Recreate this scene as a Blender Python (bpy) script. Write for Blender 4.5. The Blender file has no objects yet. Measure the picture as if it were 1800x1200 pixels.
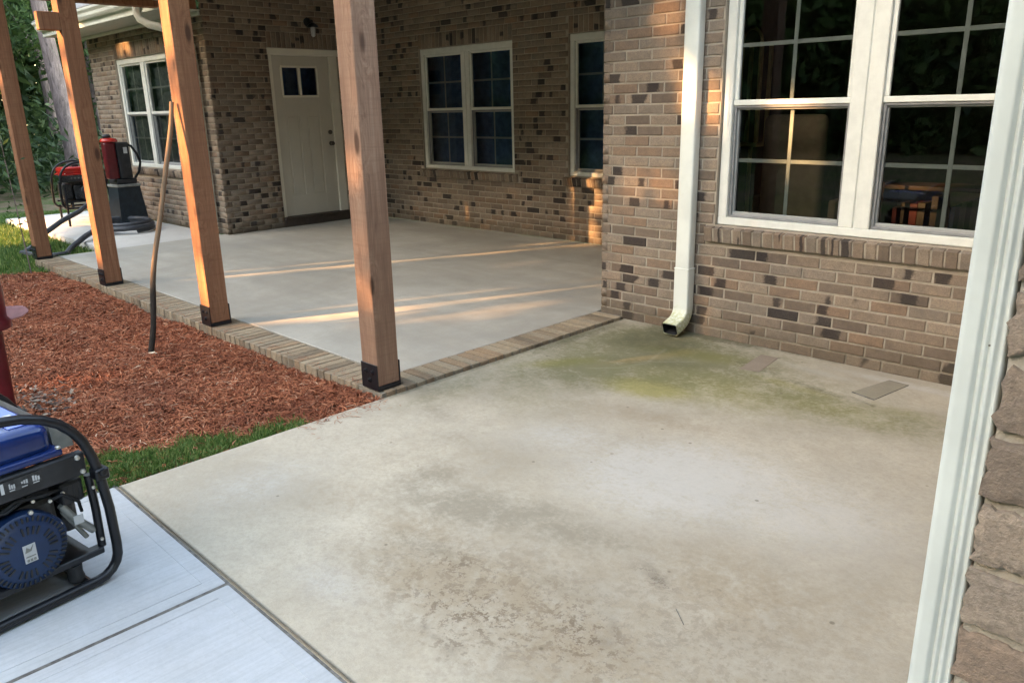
import bpy, bmesh, math, random
import numpy as np
from mathutils import Matrix, Vector

random.seed(7)
RNG = np.random.default_rng(11)
scene = bpy.context.scene
col = scene.collection
R = math.radians

# ------------------------------------------------------------------ camera
F_PX, YAW, PITCH, ROLL, CAM_Z = 1367.475, R(-44.87605), R(16.70041), R(-1.28262), 1.46
fw = np.array([math.sin(YAW) * math.cos(PITCH), math.cos(YAW) * math.cos(PITCH), -math.sin(PITCH)])
rt = np.array([math.cos(YAW), -math.sin(YAW), 0.0])
up = np.cross(rt, fw)
rt, up = math.cos(ROLL) * rt + math.sin(ROLL) * up, -math.sin(ROLL) * rt + math.cos(ROLL) * up
cam = bpy.data.cameras.new('camera')
cam.sensor_width = 36.0
cam.lens = F_PX / 1800.0 * 36.0
cam.clip_start, cam.clip_end = 0.05, 500
camo = bpy.data.objects.new('camera', cam)
col.objects.link(camo)
mw = Matrix.Identity(4)
for i in range(3):
    mw[i][0], mw[i][1], mw[i][2] = rt[i], up[i], -fw[i]
mw[2][3] = CAM_Z
camo.matrix_world = mw
scene.camera = camo

# ------------------------------------------------------------------ light
SUN_EL = R(19.0)
DX, DY = 0.41, 0.912                      # horizontal travel direction of the sunlight
_l = math.hypot(DX, DY); DX /= _l; DY /= _l
SC, SS = math.cos(SUN_EL), math.sin(SUN_EL)
world = bpy.data.worlds.new('World')
scene.world = world
world.use_nodes = True
wn = world.node_tree
sky = wn.nodes.new('ShaderNodeTexSky')
sky.sky_type = 'NISHITA'
sky.sun_disc = False
sky.sun_elevation = SUN_EL
sky.sun_rotation = math.atan2(-DX, -DY) % (2 * math.pi)
sky.air_density, sky.dust_density, sky.ozone_density = 1.0, 1.0, 1.0
bg = wn.nodes['Background']
bg.inputs['Strength'].default_value = 0.15
wn.links.new(sky.outputs[0], bg.inputs['Color'])
sl = bpy.data.lights.new('sun', 'SUN')
sl.energy = 2.0
sl.angle = R(0.5)
sl.color = (1.0, 0.60, 0.33)
so = bpy.data.objects.new('sun', sl)
col.objects.link(so)
so.rotation_euler = Vector((DX * SC, DY * SC, -SS)).to_track_quat('-Z', 'Y').to_euler()
so.location = (-8, -20, 12)

vs = scene.view_settings
vs.view_transform = 'Standard'
vs.look = 'None'
vs.gamma = 1.0
vs.use_curve_mapping = False
vs.exposure = 3.8
try:
    vs.use_white_balance = True
    vs.white_balance_temperature = 9300
    vs.white_balance_tint = 10
except Exception:
    pass
scene.cycles.max_bounces = 8
scene.cycles.transparent_max_bounces = 8
scene.cycles.use_denoising = True


# ------------------------------------------------------------------ helpers
def tag(o, label=None, cat=None, group=None, kind=None):
    if label: o['label'] = label
    if cat: o['category'] = cat
    if group: o['group'] = group
    if kind: o['kind'] = kind
    return o


def empty(name, loc=(0, 0, 0), rz=0.0, parent=None):
    o = bpy.data.objects.new(name, None)
    o.location = loc
    o.rotation_euler = (0, 0, rz)
    o.empty_display_size = 0.1
    col.objects.link(o)
    if parent: o.parent = parent
    return o


def link_mesh(name, me, mat=None, parent=None):
    if mat is not None and not me.materials: me.materials.append(mat)
    o = bpy.data.objects.new(name, me)
    col.objects.link(o)
    if parent: o.parent = parent
    return o


class MB:
    """collects geometry for one mesh object"""
    def __init__(self):
        self.bm = bmesh.new()

    def box(self, x0, x1, y0, y1, z0, z1, bev=0.0, seg=1, mat=None):
        r = bmesh.ops.create_cube(self.bm, size=1.0)
        v = r['verts']
        for p in v:
            p.co = Vector(((x0 + x1) / 2 + p.co.x * (x1 - x0), (y0 + y1) / 2 + p.co.y * (y1 - y0), (z0 + z1) / 2 + p.co.z * (z1 - z0)))
        if bev > 0:
            es = list({e for p in v for e in p.link_edges})
            q = bmesh.ops.bevel(self.bm, geom=es, offset=bev, segments=seg, affect='EDGES', profile=0.5)
            v = list({w for f in q['faces'] for w in f.verts} | {w for w in v if w.is_valid})
        if mat is not None:
            bmesh.ops.transform(self.bm, matrix=mat, verts=[w for w in v if w.is_valid])
        return self

    def poly(self, pts):
        self.bm.faces.new([self.bm.verts.new(p) for p in pts])
        return self

    def prism(self, pts, d):
        """extrude a polygon by vector d"""
        d = Vector(d)
        a = [self.bm.verts.new(p) for p in pts]
        b = [self.bm.verts.new(Vector(p) + d) for p in pts]
        n = len(pts)
        self.bm.faces.new(a[::-1])
        self.bm.faces.new(b)
        for i in range(n):
            self.bm.faces.new((a[i], a[(i + 1) % n], b[(i + 1) % n], b[i]))
        return self

    def tube(self, pts, r, n=10, cap=True):
        pts = [Vector(p) for p in pts]
        rs = r if hasattr(r, '__len__') else [r] * len(pts)
        rings = []
        prev = None
        for i, p in enumerate(pts):
            t = (pts[min(i + 1, len(pts) - 1)] - pts[max(i - 1, 0)]).normalized()
            if prev is None:
                a = Vector((0, 0, 1)) if abs(t.z) < 0.9 else Vector((1, 0, 0))
                s = t.cross(a).normalized()
            else:
                s = (prev - t * prev.dot(t)).normalized()
            prev = s
            q = t.cross(s)
            rings.append([self.bm.verts.new(p + (s * math.cos(k * 2 * math.pi / n) + q * math.sin(k * 2 * math.pi / n)) * rs[i]) for k in range(n)])
        for a, b in zip(rings, rings[1:]):
            for k in range(n):
                self.bm.faces.new((a[k], a[(k + 1) % n], b[(k + 1) % n], b[k]))
        if cap:
            self.bm.faces.new(rings[0][::-1])
            self.bm.faces.new(rings[-1])
        return self

    def lathe(self, prof, c=(0, 0, 0), axis='Z', n=24):
        """prof: list of (radius, height)"""
        c = Vector(c)
        rings = []
        for r, h in prof:
            ring = []
            for k in range(n):
                a = k * 2 * math.pi / n
                x, y = r * math.cos(a), r * math.sin(a)
                if axis == 'Z': p = Vector((x, y, h))
                elif axis == 'Y': p = Vector((x, h, y))
                else: p = Vector((h, x, y))
                ring.append(self.bm.verts.new(c + p))
            rings.append(ring)
        for a, b in zip(rings, rings[1:]):
            for k in range(n):
                self.bm.faces.new((a[k], a[(k + 1) % n], b[(k + 1) % n], b[k]))
        self.bm.faces.new(rings[0][::-1])
        self.bm.faces.new(rings[-1])
        return self

    def build(self, name, mat=None, parent=None, smooth=False, angle=40):
        bmesh.ops.recalc_face_normals(self.bm, faces=self.bm.faces[:])
        me = bpy.data.meshes.new(name)
        self.bm.to_mesh(me)
        self.bm.free()
        if smooth:
            for p in me.polygons: p.use_smooth = True
            try:
                me.set_sharp_from_angle(angle=R(angle))
            except Exception:
                pass
        return link_mesh(name, me, mat, parent)


def np_mesh(name, V, F, mat=None, parent=None, quads=True):
    """V (n,3), F (m,k)"""
    me = bpy.data.meshes.new(name)
    k = F.shape[1]
    me.vertices.add(len(V)); me.vertices.foreach_set('co', np.ascontiguousarray(V, dtype=np.float32).ravel())
    me.loops.add(F.size); me.loops.foreach_set('vertex_index', np.ascontiguousarray(F, dtype=np.int32).ravel())
    me.polygons.add(len(F))
    me.polygons.foreach_set('loop_start', np.arange(0, F.size, k, dtype=np.int32))
    me.polygons.foreach_set('loop_total', np.full(len(F), k, dtype=np.int32))
    me.update(calc_edges=True)
    return link_mesh(name, me, mat, parent)


def arc(c, r, a0, a1, n, plane='xz', y=0.0):
    out = []
    for i in range(n + 1):
        a = R(a0 + (a1 - a0) * i / n)
        if plane == 'xz': out.append((c[0] + r * math.cos(a), y, c[1] + r * math.sin(a)))
    return out


# ------------------------------------------------------------------ materials
class NT:
    def __init__(self, name):
        self.m = bpy.data.materials.new(name)
        self.m.use_nodes = True
        self.t = self.m.node_tree
        self.b = self.t.nodes['Principled BSDF']
        self.b.inputs['Roughness'].default_value = 0.8
        self.b.inputs['Specular IOR Level'].default_value = 0.3

    def n(self, typ, **kw):
        nd = self.t.nodes.new(typ)
        for k, v in kw.items():
            if hasattr(nd, k) and k not in ('inputs',): setattr(nd, k, v)
        return nd

    def l(self, a, b): self.t.links.new(a, b)

    def pos(self):
        return self.n('ShaderNodeNewGeometry').outputs['Position']

    def obj(self):
        return self.n('ShaderNodeTexCoord').outputs['Object']

    def mapped(self, src, scale=(1, 1, 1), rot=(0, 0, 0)):
        mp = self.n('ShaderNodeMapping')
        mp.inputs['Scale'].default_value = scale
        mp.inputs['Rotation'].default_value = rot
        self.l(src, mp.inputs['Vector'])
        return mp.outputs[0]

    def noise(self, src, scale, detail=4, rough=0.55, dist=0.0):
        nd = self.n('ShaderNodeTexNoise')
        nd.inputs['Scale'].default_value = scale
        nd.inputs['Detail'].default_value = detail
        nd.inputs['Roughness'].default_value = rough
        nd.inputs['Distortion'].default_value = dist
        if src is not None: self.l(src, nd.inputs['Vector'])
        return nd.outputs['Fac']

    def ramp(self, fac, stops, interp='LINEAR'):
        nd = self.n('ShaderNodeValToRGB')
        nd.color_ramp.interpolation = interp
        els = nd.color_ramp.elements
        while len(els) < len(stops): els.new(0.5)
        for e, (p, c) in zip(els, stops):
            e.position = p
            e.color = (*c, 1) if len(c) == 3 else c
        self.l(fac, nd.inputs['Fac'])
        return nd.outputs['Color']

    def fr(self, fac, a, b, lo=0.0, hi=1.0):
        nd = self.n('ShaderNodeMapRange')
        nd.interpolation_type = 'SMOOTHSTEP'
        for i, v in enumerate((a, b, lo, hi)): nd.inputs[1 + i].default_value = v
        self.l(fac, nd.inputs[0])
        return nd.outputs[0]

    def mix(self, fac, a, b, mode='MIX'):
        nd = self.n('ShaderNodeMix', data_type='RGBA', blend_type=mode)
        for s, v in ((nd.inputs[0], fac), (nd.inputs[6], a), (nd.inputs[7], b)):
            if isinstance(v, (int, float)): s.default_value = v
            elif isinstance(v, tuple): s.default_value = (*v, 1)
            else: self.l(v, s)
        return nd.outputs[2]

    def math(self, op, a, b=0.0):
        nd = self.n('ShaderNodeMath', operation=op)
        for s, v in zip(nd.inputs, (a, b)):
            if isinstance(v, (int, float)): s.default_value = v
            else: self.l(v, s)
        return nd.outputs[0]

    def bump(self, h, strength=0.3, dist=0.01):
        nd = self.n('ShaderNodeBump')
        nd.inputs['Strength'].default_value = strength
        nd.inputs['Distance'].default_value = dist
        self.l(h, nd.inputs['Height'])
        self.l(nd.outputs[0], self.b.inputs['Normal'])

    def color(self, c):
        if isinstance(c, tuple): self.b.inputs['Base Color'].default_value = (*c, 1)
        else: self.l(c, self.b.inputs['Base Color'])
        return self

    def set(self, rough=None, spec=None, metal=None):
        if rough is not None:
            if isinstance(rough, (int, float)): self.b.inputs['Roughness'].default_value = rough
            else: self.l(rough, self.b.inputs['Roughness'])
        if spec is not None: self.b.inputs['Specular IOR Level'].default_value = spec
        if metal is not None: self.b.inputs['Metallic'].default_value = metal
        return self.m


def simple(name, c, rough=0.5, spec=0.4, metal=0.0, var=0.12, nscale=14, bump=0.0, bscale=200):
    t = NT(name)
    f = t.noise(t.pos(), nscale, 5, 0.6)
    d = tuple(x * (1 - var) for x in c)
    e = tuple(min(1, x * (1 + var)) for x in c)
    t.color(t.mix(t.fr(f, 0.3, 0.7), d, e))
    if bump: t.bump(t.noise(t.pos(), bscale, 3), bump, 0.003)
    return t.set(rough, spec, metal)


def brick_mat(name, island, pale=1.0, flash=1.0):
    t = NT(name)
    if island:
        rnd = t.n('ShaderNodeNewGeometry').outputs['Random Per Island']
    else:
        rnd = t.n('ShaderNodeObjectInfo').outputs['Random']
    wn_ = t.n('ShaderNodeTexWhiteNoise', noise_dimensions='1D')
    t.l(t.math('MULTIPLY', rnd, 913.7), wn_.inputs['W'])
    sep = t.n('ShaderNodeSeparateColor')
    t.l(wn_.outputs['Color'], sep.inputs[0])
    a, b, c = sep.outputs
    p = t.pos()
    base = t.ramp(a, [(0.0, (0.135 * pale, 0.105 * pale, 0.086 * pale)), (0.22, (0.215 * pale, 0.164 * pale, 0.128 * pale)), (0.5, (0.275 * pale, 0.218 * pale, 0.172 * pale)),
                      (0.75, (0.205 * pale, 0.170 * pale, 0.142 * pale)), (0.92, (0.245 * pale, 0.165 * pale, 0.118 * pale)), (1.0, (0.165 * pale, 0.128 * pale, 0.105 * pale))])
    uv = t.n('ShaderNodeUVMap', uv_map='UVMap').outputs[0]
    sx = t.n('ShaderNodeSeparateXYZ'); t.l(uv, sx.inputs[0])
    p = t.pos()
    n1 = t.noise(p, 26, 5, 0.65)
    n2 = t.noise(p, 160, 4, 0.7)
    # fired dark flash across part of some bricks, gathered in loose clusters
    b = t.math('ADD', b, t.fr(t.noise(p, 0.9, 3, 0.6), 0.3, 0.7, -0.13, 0.10))
    ctr = t.math('ADD', t.math('MULTIPLY', c, 0.7), 0.15)
    d = t.math('ABSOLUTE', t.math('SUBTRACT', t.math('ADD', sx.outputs[0], t.math('MULTIPLY', t.math('SUBTRACT', n1, 0.5), 0.35)), ctr))
    wid = t.math('ADD', t.fr(b, 0.74, 0.93, 0.10, 0.24), t.fr(b, 0.93, 1.0, 0.0, 0.35))
    band = t.math('SUBTRACT', 1.0, t.fr(t.math('SUBTRACT', d, wid), -0.06, 0.06))
    sel = t.fr(b, 0.735, 0.755)
    dark = t.math('MULTIPLY', t.math('MULTIPLY', band, sel), t.fr(n2, 0.2, 0.75, 0.98 * flash, 0.7 * flash))
    c1 = t.mix(t.fr(n1, 0.25, 0.75), base, t.mix(1.0, base, (1.32, 1.28, 1.22), 'MULTIPLY'))
    c1 = t.mix(t.fr(n2, 0.38, 0.72, 0.0, 0.55), c1, (0.125, 0.098, 0.078))
    c2 = t.mix(dark, c1, (0.026, 0.023, 0.025))
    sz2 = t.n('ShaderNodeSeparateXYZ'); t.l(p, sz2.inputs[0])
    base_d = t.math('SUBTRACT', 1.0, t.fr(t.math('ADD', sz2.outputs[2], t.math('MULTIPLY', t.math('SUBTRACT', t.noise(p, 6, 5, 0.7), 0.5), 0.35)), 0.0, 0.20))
    if flash < 1.0: c2 = t.mix(1.0, c2, (1.0, 1.0, 0.90), 'MULTIPLY')
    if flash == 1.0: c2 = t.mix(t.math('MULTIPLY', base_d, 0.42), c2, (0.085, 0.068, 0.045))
    blotch = t.noise(p, 2.2, 5, 0.7)
    c2 = t.mix(t.fr(blotch, 0.52, 0.72, 0.0, 0.28), c2, (0.105, 0.083, 0.066))
    t.color(c2)
    h = t.math('ADD', t.math('MULTIPLY', n2, 0.6), t.noise(p, 420, 3, 0.6))
    t.bump(h, 0.55, 0.004)
    return t.set(0.92, 0.15)


def mortar_mat(name, c=(0.36, 0.305, 0.245)):
    t = NT(name)
    p = t.pos()
    f = t.noise(p, 8, 6, 0.7)
    g = t.noise(p, 180, 4, 0.7)
    col_ = t.mix(t.fr(f, 0.3, 0.75), tuple(x * 0.8 for x in c), tuple(x * 1.1 for x in c))
    col_ = t.mix(t.fr(g, 0.45, 0.8, 0, 0.4), col_, tuple(x * 0.55 for x in c))
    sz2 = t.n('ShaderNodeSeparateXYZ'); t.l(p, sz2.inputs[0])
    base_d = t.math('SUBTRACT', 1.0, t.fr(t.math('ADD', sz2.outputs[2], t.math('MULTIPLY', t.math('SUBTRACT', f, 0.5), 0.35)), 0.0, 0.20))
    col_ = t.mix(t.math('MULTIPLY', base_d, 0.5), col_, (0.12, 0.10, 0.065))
    t.color(col_)
    t.bump(g, 0.7, 0.004)
    return t.set(0.95, 0.1)


def wood_mat(name, light, dark, red, knots=True):
    t = NT(name)
    o = t.obj()
    inf = t.n('ShaderNodeObjectInfo').outputs['Random']
    off = t.n('ShaderNodeVectorMath', operation='ADD')
    cmb = t.n('ShaderNodeCombineXYZ')
    for i in range(3): t.l(t.math('MULTIPLY', inf, 13.7 + 9 * i), cmb.inputs[i])
    t.l(o, off.inputs[0]); t.l(cmb.outputs[0], off.inputs[1])
    v = off.outputs[0]
    # knots
    vor = t.n('ShaderNodeTexVoronoi')
    vor.inputs['Scale'].default_value = 1.0
    t.l(t.mapped(v, (6.0, 6.0, 2.1)), vor.inputs['Vector'])
    kd = vor.outputs['Distance']
    kn = t.math('SUBTRACT', 1.0, t.fr(kd, 0.07, 0.17))
    warp = t.n('ShaderNodeVectorMath', operation='ADD')
    w2 = t.n('ShaderNodeCombineXYZ')
    k2 = t.math('MULTIPLY', t.math('SUBTRACT', 1.0, t.fr(kd, 0.05, 0.5)), 0.09)
    t.l(k2, w2.inputs[0]); t.l(k2, w2.inputs[1])
    t.l(v, warp.inputs[0]); t.l(w2.outputs[0], warp.inputs[1])
    g = t.noise(t.mapped(warp.outputs[0], (42, 42, 1.6)), 1.0, 6, 0.65, 0.6)
    fine = t.noise(t.mapped(v, (190, 190, 5)), 1.0, 4, 0.7)
    broad = t.noise(t.mapped(v, (5, 5, 0.9)), 1.0, 4, 0.6)
    c = t.ramp(g, [(0.28, dark), (0.48, red), (0.72, light)])
    c = t.mix(t.fr(broad, 0.35, 0.7, 0, 0.55), c, tuple(x * 0.72 for x in red))
    c = t.mix(t.fr(fine, 0.35, 0.7, 0.35, 0.0), c, tuple(x * 0.5 for x in dark))
    # faint bandsaw marks across the face
    saw = t.noise(t.mapped(v, (3, 3, 70)), 1.0, 3, 0.7)
    c = t.mix(t.fr(saw, 0.45, 0.72, 0, 0.38), c, dark)
    if knots: c = t.mix(t.math('MULTIPLY', kn, 0.85), c, (0.06, 0.028, 0.018))
    t.color(c)
    t.bump(t.math('ADD', g, t.math('MULTIPLY', fine, 0.7)), 0.35, 0.004)
    return t.set(0.75, 0.2)


def leaf_mat(name, a, b, c, trans=0.35):
    t = NT(name)
    rnd = t.n('ShaderNodeNewGeometry').outputs['Random Per Island']
    big = t.noise(t.pos(), 1.1, 3, 0.6)
    cc = t.ramp(rnd, [(0.0, a), (0.5, b), (0.93, c), (1.0, tuple(x * 1.25 for x in c))])
    cc = t.mix(t.fr(big, 0.35, 0.65, 0.0, 0.5), cc, a)
    t.color(cc)
    t.b.inputs['Roughness'].default_value = 0.55
    out = t.t.nodes['Material Output']
    tr = t.n('ShaderNodeBsdfTranslucent')
    t.l(cc, tr.inputs['Color'])
    mx = t.n('ShaderNodeMixShader')
    mx.inputs[0].default_value = trans
    t.l(t.b.outputs[0], mx.inputs[1]); t.l(tr.outputs[0], mx.inputs[2])
    t.l(mx.outputs[0], out.inputs['Surface'])
    return t.m


def glass_mat(name, tint=(0.55, 0.6, 0.62), ior=1.75):
    t = NT(name)
    out = t.t.nodes['Material Output']
    tr = t.n('ShaderNodeBsdfTransparent'); tr.inputs[0].default_value = (*tint, 1)
    gl = t.n('ShaderNodeBsdfGlossy'); gl.inputs['Roughness'].default_value = 0.015
    gl.inputs['Color'].default_value = (0.9, 0.95, 1.0, 1)
    frn = t.n('ShaderNodeFresnel'); frn.inputs['IOR'].default_value = ior
    nb = t.n('ShaderNodeBump'); nb.inputs['Strength'].default_value = 0.04; nb.inputs['Distance'].default_value = 0.01
    t.l(t.noise(t.pos(), 2.5, 2), nb.inputs['Height'])
    t.l(nb.outputs[0], gl.inputs['Normal'])
    mx = t.n('ShaderNodeMixShader')
    t.l(frn.outputs[0], mx.inputs[0]); t.l(tr.outputs[0], mx.inputs[1]); t.l(gl.outputs[0], mx.inputs[2])
    t.l(mx.outputs[0], out.inputs['Surface'])
    return t.m


def concrete_mat(name, c, stain=0.15, attr=False, speck=True, bumpk=0.25, streak=None):
    t = NT(name)
    p = t.pos()
    big = t.noise(p, 0.9, 6, 0.62, 0.4)
    mid = t.noise(p, 5.5, 6, 0.7, 0.3)
    fine = t.noise(p, 70, 5, 0.7)
    grit = t.noise(p, 380, 2, 0.6)
    midf = t.noise(t.mapped(p, (1.0, 1.35, 1.0), (0, 0, 0.5)), 21, 6, 0.75, 0.4)
    cc = t.mix(t.fr(big, 0.3, 0.72), tuple(x * (1 - stain) for x in c), tuple(x * (1 + stain * 0.55) for x in c))
    cc = t.mix(t.fr(mid, 0.3, 0.75, 0.0, 0.40), cc, tuple(x * y for x, y in zip(c, (0.82, 0.78, 0.72))))
    cc = t.mix(t.fr(midf, 0.42, 0.72, 0.0, 0.34 if attr else 0.12), cc, tuple(x * y for x, y in zip(c, (0.66, 0.62, 0.57))))
    cc = t.mix(t.fr(midf, 0.25, 0.42, 0.30 if attr else 0.08, 0.0), cc, tuple(min(1, x * 1.22) for x in c))
    cc = t.mix(t.fr(fine, 0.42, 0.72, 0.0, 0.36 if attr else 0.2), cc, tuple(x * 0.6 for x in c))
    cc = t.mix(t.fr(grit, 0.60, 0.72, 0.0, 0.30), cc, tuple(x * 0.5 for x in c))
    if streak:
        s = t.noise(t.mapped(p, streak), 1.0, 4, 0.6)
        cc = t.mix(t.fr(s, 0.4, 0.68, 0.0, 0.26), cc, tuple(x * 0.62 for x in c))
    if attr:
        def at(n_):
            a = t.n('ShaderNodeAttribute', attribute_name=n_)
            return a.outputs['Fac']
        brk = t.math('ADD', t.math('MULTIPLY', t.noise(p, 9, 6, 0.72, 0.5), 0.55), t.math('MULTIPLY', t.noise(p, 42, 6, 0.75, 0.3), 0.45))
        brk2 = t.noise(p, 34, 5, 0.72)

        def mask(n_, k0, k1, lo=0.45):
            m = t.math('MULTIPLY', at(n_), t.fr(brk, 0.34, 0.64, lo, 1.3))
            return t.fr(m, k0, k1)
        cc = t.mix(t.math('MULTIPLY', mask('pale', 0.15, 0.95, 0.6), 0.55), cc, (0.52, 0.50, 0.475))
        cc = t.mix(t.math('MULTIPLY', mask('tan', 0.12, 0.9), 0.8), cc, (0.30, 0.232, 0.158))
        cc = t.mix(t.math('MULTIPLY', mask('grey', 0.12, 0.9), 0.68), cc, (0.235, 0.20, 0.15))
        cc = t.mix(t.math('MULTIPLY', mask('yellow', 0.12, 0.85, 0.7), 0.72), cc, (0.33, 0.285, 0.075))
        cc = t.mix(t.math('MULTIPLY', mask('green', 0.08, 0.80, 0.62), 0.76), cc, (0.135, 0.132, 0.058))
        cc = t.mix(t.math('MULTIPLY', mask('damp', 0.15, 0.9, 0.7), 0.70), cc, (0.085, 0.080, 0.045))
        sp = t.math('MULTIPLY', at('dirt'), t.fr(t.noise(p, 15, 8, 0.82, 0.3), 0.515, 0.575))
        sp2 = t.math('MULTIPLY', at('dirt'), t.fr(brk2, 0.54, 0.60))
        cc = t.mix(t.math('MULTIPLY', t.math('MAXIMUM', sp, sp2), 0.75), cc, (0.16, 0.115, 0.08))
        cc = t.mix(t.math('MULTIPLY', at('spot'), 0.62), cc, (0.15, 0.125, 0.10))
        cc = t.mix(t.math('MULTIPLY', at('scratch'), 0.55), cc, (0.56, 0.53, 0.44))
    if speck:
        vor = t.n('ShaderNodeTexVoronoi')
        vor.inputs['Scale'].default_value = 9.0
        t.l(p, vor.inputs['Vector'])
        s1 = t.math('SUBTRACT', 1.0, t.fr(vor.outputs['Distance'], 0.05, 0.09))
        s2 = t.math('MULTIPLY', s1, t.fr(t.noise(p, 3.3, 2), 0.50, 0.58))
        cc = t.mix(t.math('MULTIPLY', s2, 0.55), cc, (0.10, 0.075, 0.05))
    t.color(cc)
    t.bump(t.math('ADD', t.math('MULTIPLY', fine, 0.8), t.math('MULTIPLY', grit, 0.5)), bumpk, 0.004)
    return t.set(0.86, 0.25)


M = {}
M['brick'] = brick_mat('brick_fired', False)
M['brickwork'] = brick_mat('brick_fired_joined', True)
M['paver'] = brick_mat('border_brick', False, 1.3, 0.25)
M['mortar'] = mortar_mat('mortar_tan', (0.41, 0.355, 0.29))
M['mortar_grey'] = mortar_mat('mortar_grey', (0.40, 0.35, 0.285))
M['wood'] = wood_mat('cedar_timber', (0.43, 0.222, 0.126), (0.20, 0.084, 0.049), (0.335, 0.152, 0.084))
M['wood_grey'] = wood_mat('weathered_timber', (0.44, 0.28, 0.195), (0.21, 0.115, 0.078), (0.35, 0.20, 0.135))
M['slab'] = concrete_mat('stained_concrete', (0.46, 0.402, 0.322), 0.22, True, True, 0.4)
M['porch'] = concrete_mat('smooth_concrete', (0.43, 0.402, 0.352), 0.24, False, False, 0.12, (0.5, 5, 1))
M['walk'] = concrete_mat('new_concrete', (0.465, 0.482, 0.50), 0.11, False, False, 0.16, (90, 2, 1))
M['pad'] = concrete_mat('pad_concrete', (0.52, 0.50, 0.47), 0.08, False, False, 0.15)
M['white'] = simple('white_vinyl', (0.70, 0.71, 0.66), 0.38, 0.45, var=0.05)
M['white_metal_shade'] = simple('shaded_white_metal', (0.53, 0.555, 0.515), 0.5, 0.35, var=0.10, nscale=7)  # same white metal, darkened in colour for the dimmer light on the near downspout
M['white_metal'] = simple('white_painted_metal', (0.74, 0.765, 0.71), 0.42, 0.4, var=0.06, nscale=5)
M['sash'] = simple('shaded_sash_vinyl', (0.36, 0.37, 0.36), 0.4, 0.4, var=0.05)  # white vinyl greyed in colour for the shade on the lower sash
M['muntin'] = simple('muntin_grey', (0.46, 0.48, 0.47), 0.5, 0.3, var=0.05)  # greyed in colour for the glass and reflections over it
M['screen_frame'] = simple('screen_frame_grey', (0.23, 0.235, 0.24), 0.5, 0.4)
M['cream'] = simple('cream_door_paint', (0.58, 0.545, 0.465), 0.5, 0.35, var=0.04, nscale=3)
M['trim'] = simple('cream_trim_paint', (0.78, 0.745, 0.64), 0.5, 0.35, var=0.04, nscale=3)
M['soffit'] = simple('soffit_vinyl', (0.55, 0.57, 0.50), 0.5, 0.3, var=0.04)
M['black'] = simple('black_powder_coat', (0.010, 0.011, 0.014), 0.34, 0.42, var=0.3)
M['black_plastic'] = simple('black_plastic', (0.022, 0.023, 0.026), 0.5, 0.4, var=0.3)
M['rubber'] = simple('black_rubber', (0.02, 0.021, 0.023), 0.7, 0.3, var=0.3)
M['steel'] = simple('bare_steel', (0.50, 0.49, 0.47), 0.35, 0.5, 0.9)
M['bronze'] = simple('dark_bronze', (0.10, 0.085, 0.07), 0.4, 0.5, 0.6)
M['bolt'] = simple('zinc_bolt', (0.72, 0.70, 0.64), 0.3, 0.6, 0.7)
M['blue'] = simple('blue_gloss_paint', (0.004, 0.030, 0.150), 0.16, 0.6, var=0.1)
M['blue_plastic'] = simple('blue_plastic', (0.003, 0.025, 0.080), 0.38, 0.45, var=0.15)
M['blue_pale'] = simple('pale_blue_decal', (0.16, 0.24, 0.62), 0.4, 0.4)
M['grey_plate'] = simple('grey_plate', (0.22, 0.225, 0.21), 0.5, 0.4, var=0.2)
M['dark_metal'] = simple('dark_engine_metal', (0.05, 0.052, 0.055), 0.45, 0.5, 0.5, var=0.4, nscale=40)
M['red'] = simple('red_gloss_paint', (0.50, 0.022, 0.016), 0.25, 0.5)
M['dark_red'] = simple('dark_red_paint', (0.115, 0.009, 0.014), 0.35, 0.5, var=0.2)
M['pink'] = simple('pale_pink_plastic', (0.60, 0.32, 0.33), 0.5, 0.4)
M['hose'] = simple('dark_grey_hose', (0.038, 0.042, 0.05), 0.5, 0.4, var=0.3)
M['print_white'] = simple('white_print', (0.52, 0.53, 0.54), 0.5, 0.3)
M['brass'] = simple('brass', (0.62, 0.44, 0.19), 0.4, 0.5, 0.35)
M['room'] = simple('dim_room_wall', (0.16, 0.125, 0.10), 0.9, 0.1)
M['room_sky_tint'] = simple('navy_sky_tint', (0.115, 0.185, 0.30), 0.9, 0.1, var=0.2)  # painted navy for the sky that the far panes reflect
M['room_green'] = simple('grey_blind_fabric', (0.24, 0.27, 0.27), 0.8, 0.2, var=0.2)
M['curtain'] = simple('tan_upholstery', (0.26, 0.17, 0.11), 0.9, 0.1)
M['shelf'] = simple('dark_shelf_wood', (0.035, 0.018, 0.013), 0.6, 0.3)
M['glass'] = glass_mat('window_glass', (0.62, 0.66, 0.66), 1.62)
M['glass_dark'] = glass_mat('dark_window_glass', (0.62, 0.68, 0.76), 1.5)
M['shingle'] = simple('grey_roof_shingle', (0.24, 0.23, 0.22), 0.9, 0.15, var=0.3, nscale=30)
M['lamp_glass'] = simple('frosted_lamp_glass', (0.55, 0.57, 0.60), 0.4, 0.4)
M['paint_red'] = simple('red_paint_fleck', (0.36, 0.05, 0.035), 0.6, 0.3)
M['threshold'] = simple('dark_threshold', (0.075, 0.058, 0.048), 0.6, 0.3)
M['soil'] = simple('dark_soil', (0.075, 0.038, 0.024), 0.95, 0.1, var=0.4, nscale=30, bump=0.6, bscale=120)
M['caulk'] = simple('grey_joint_filler', (0.13, 0.122, 0.112), 0.9, 0.1, var=0.35, nscale=40)

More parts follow.
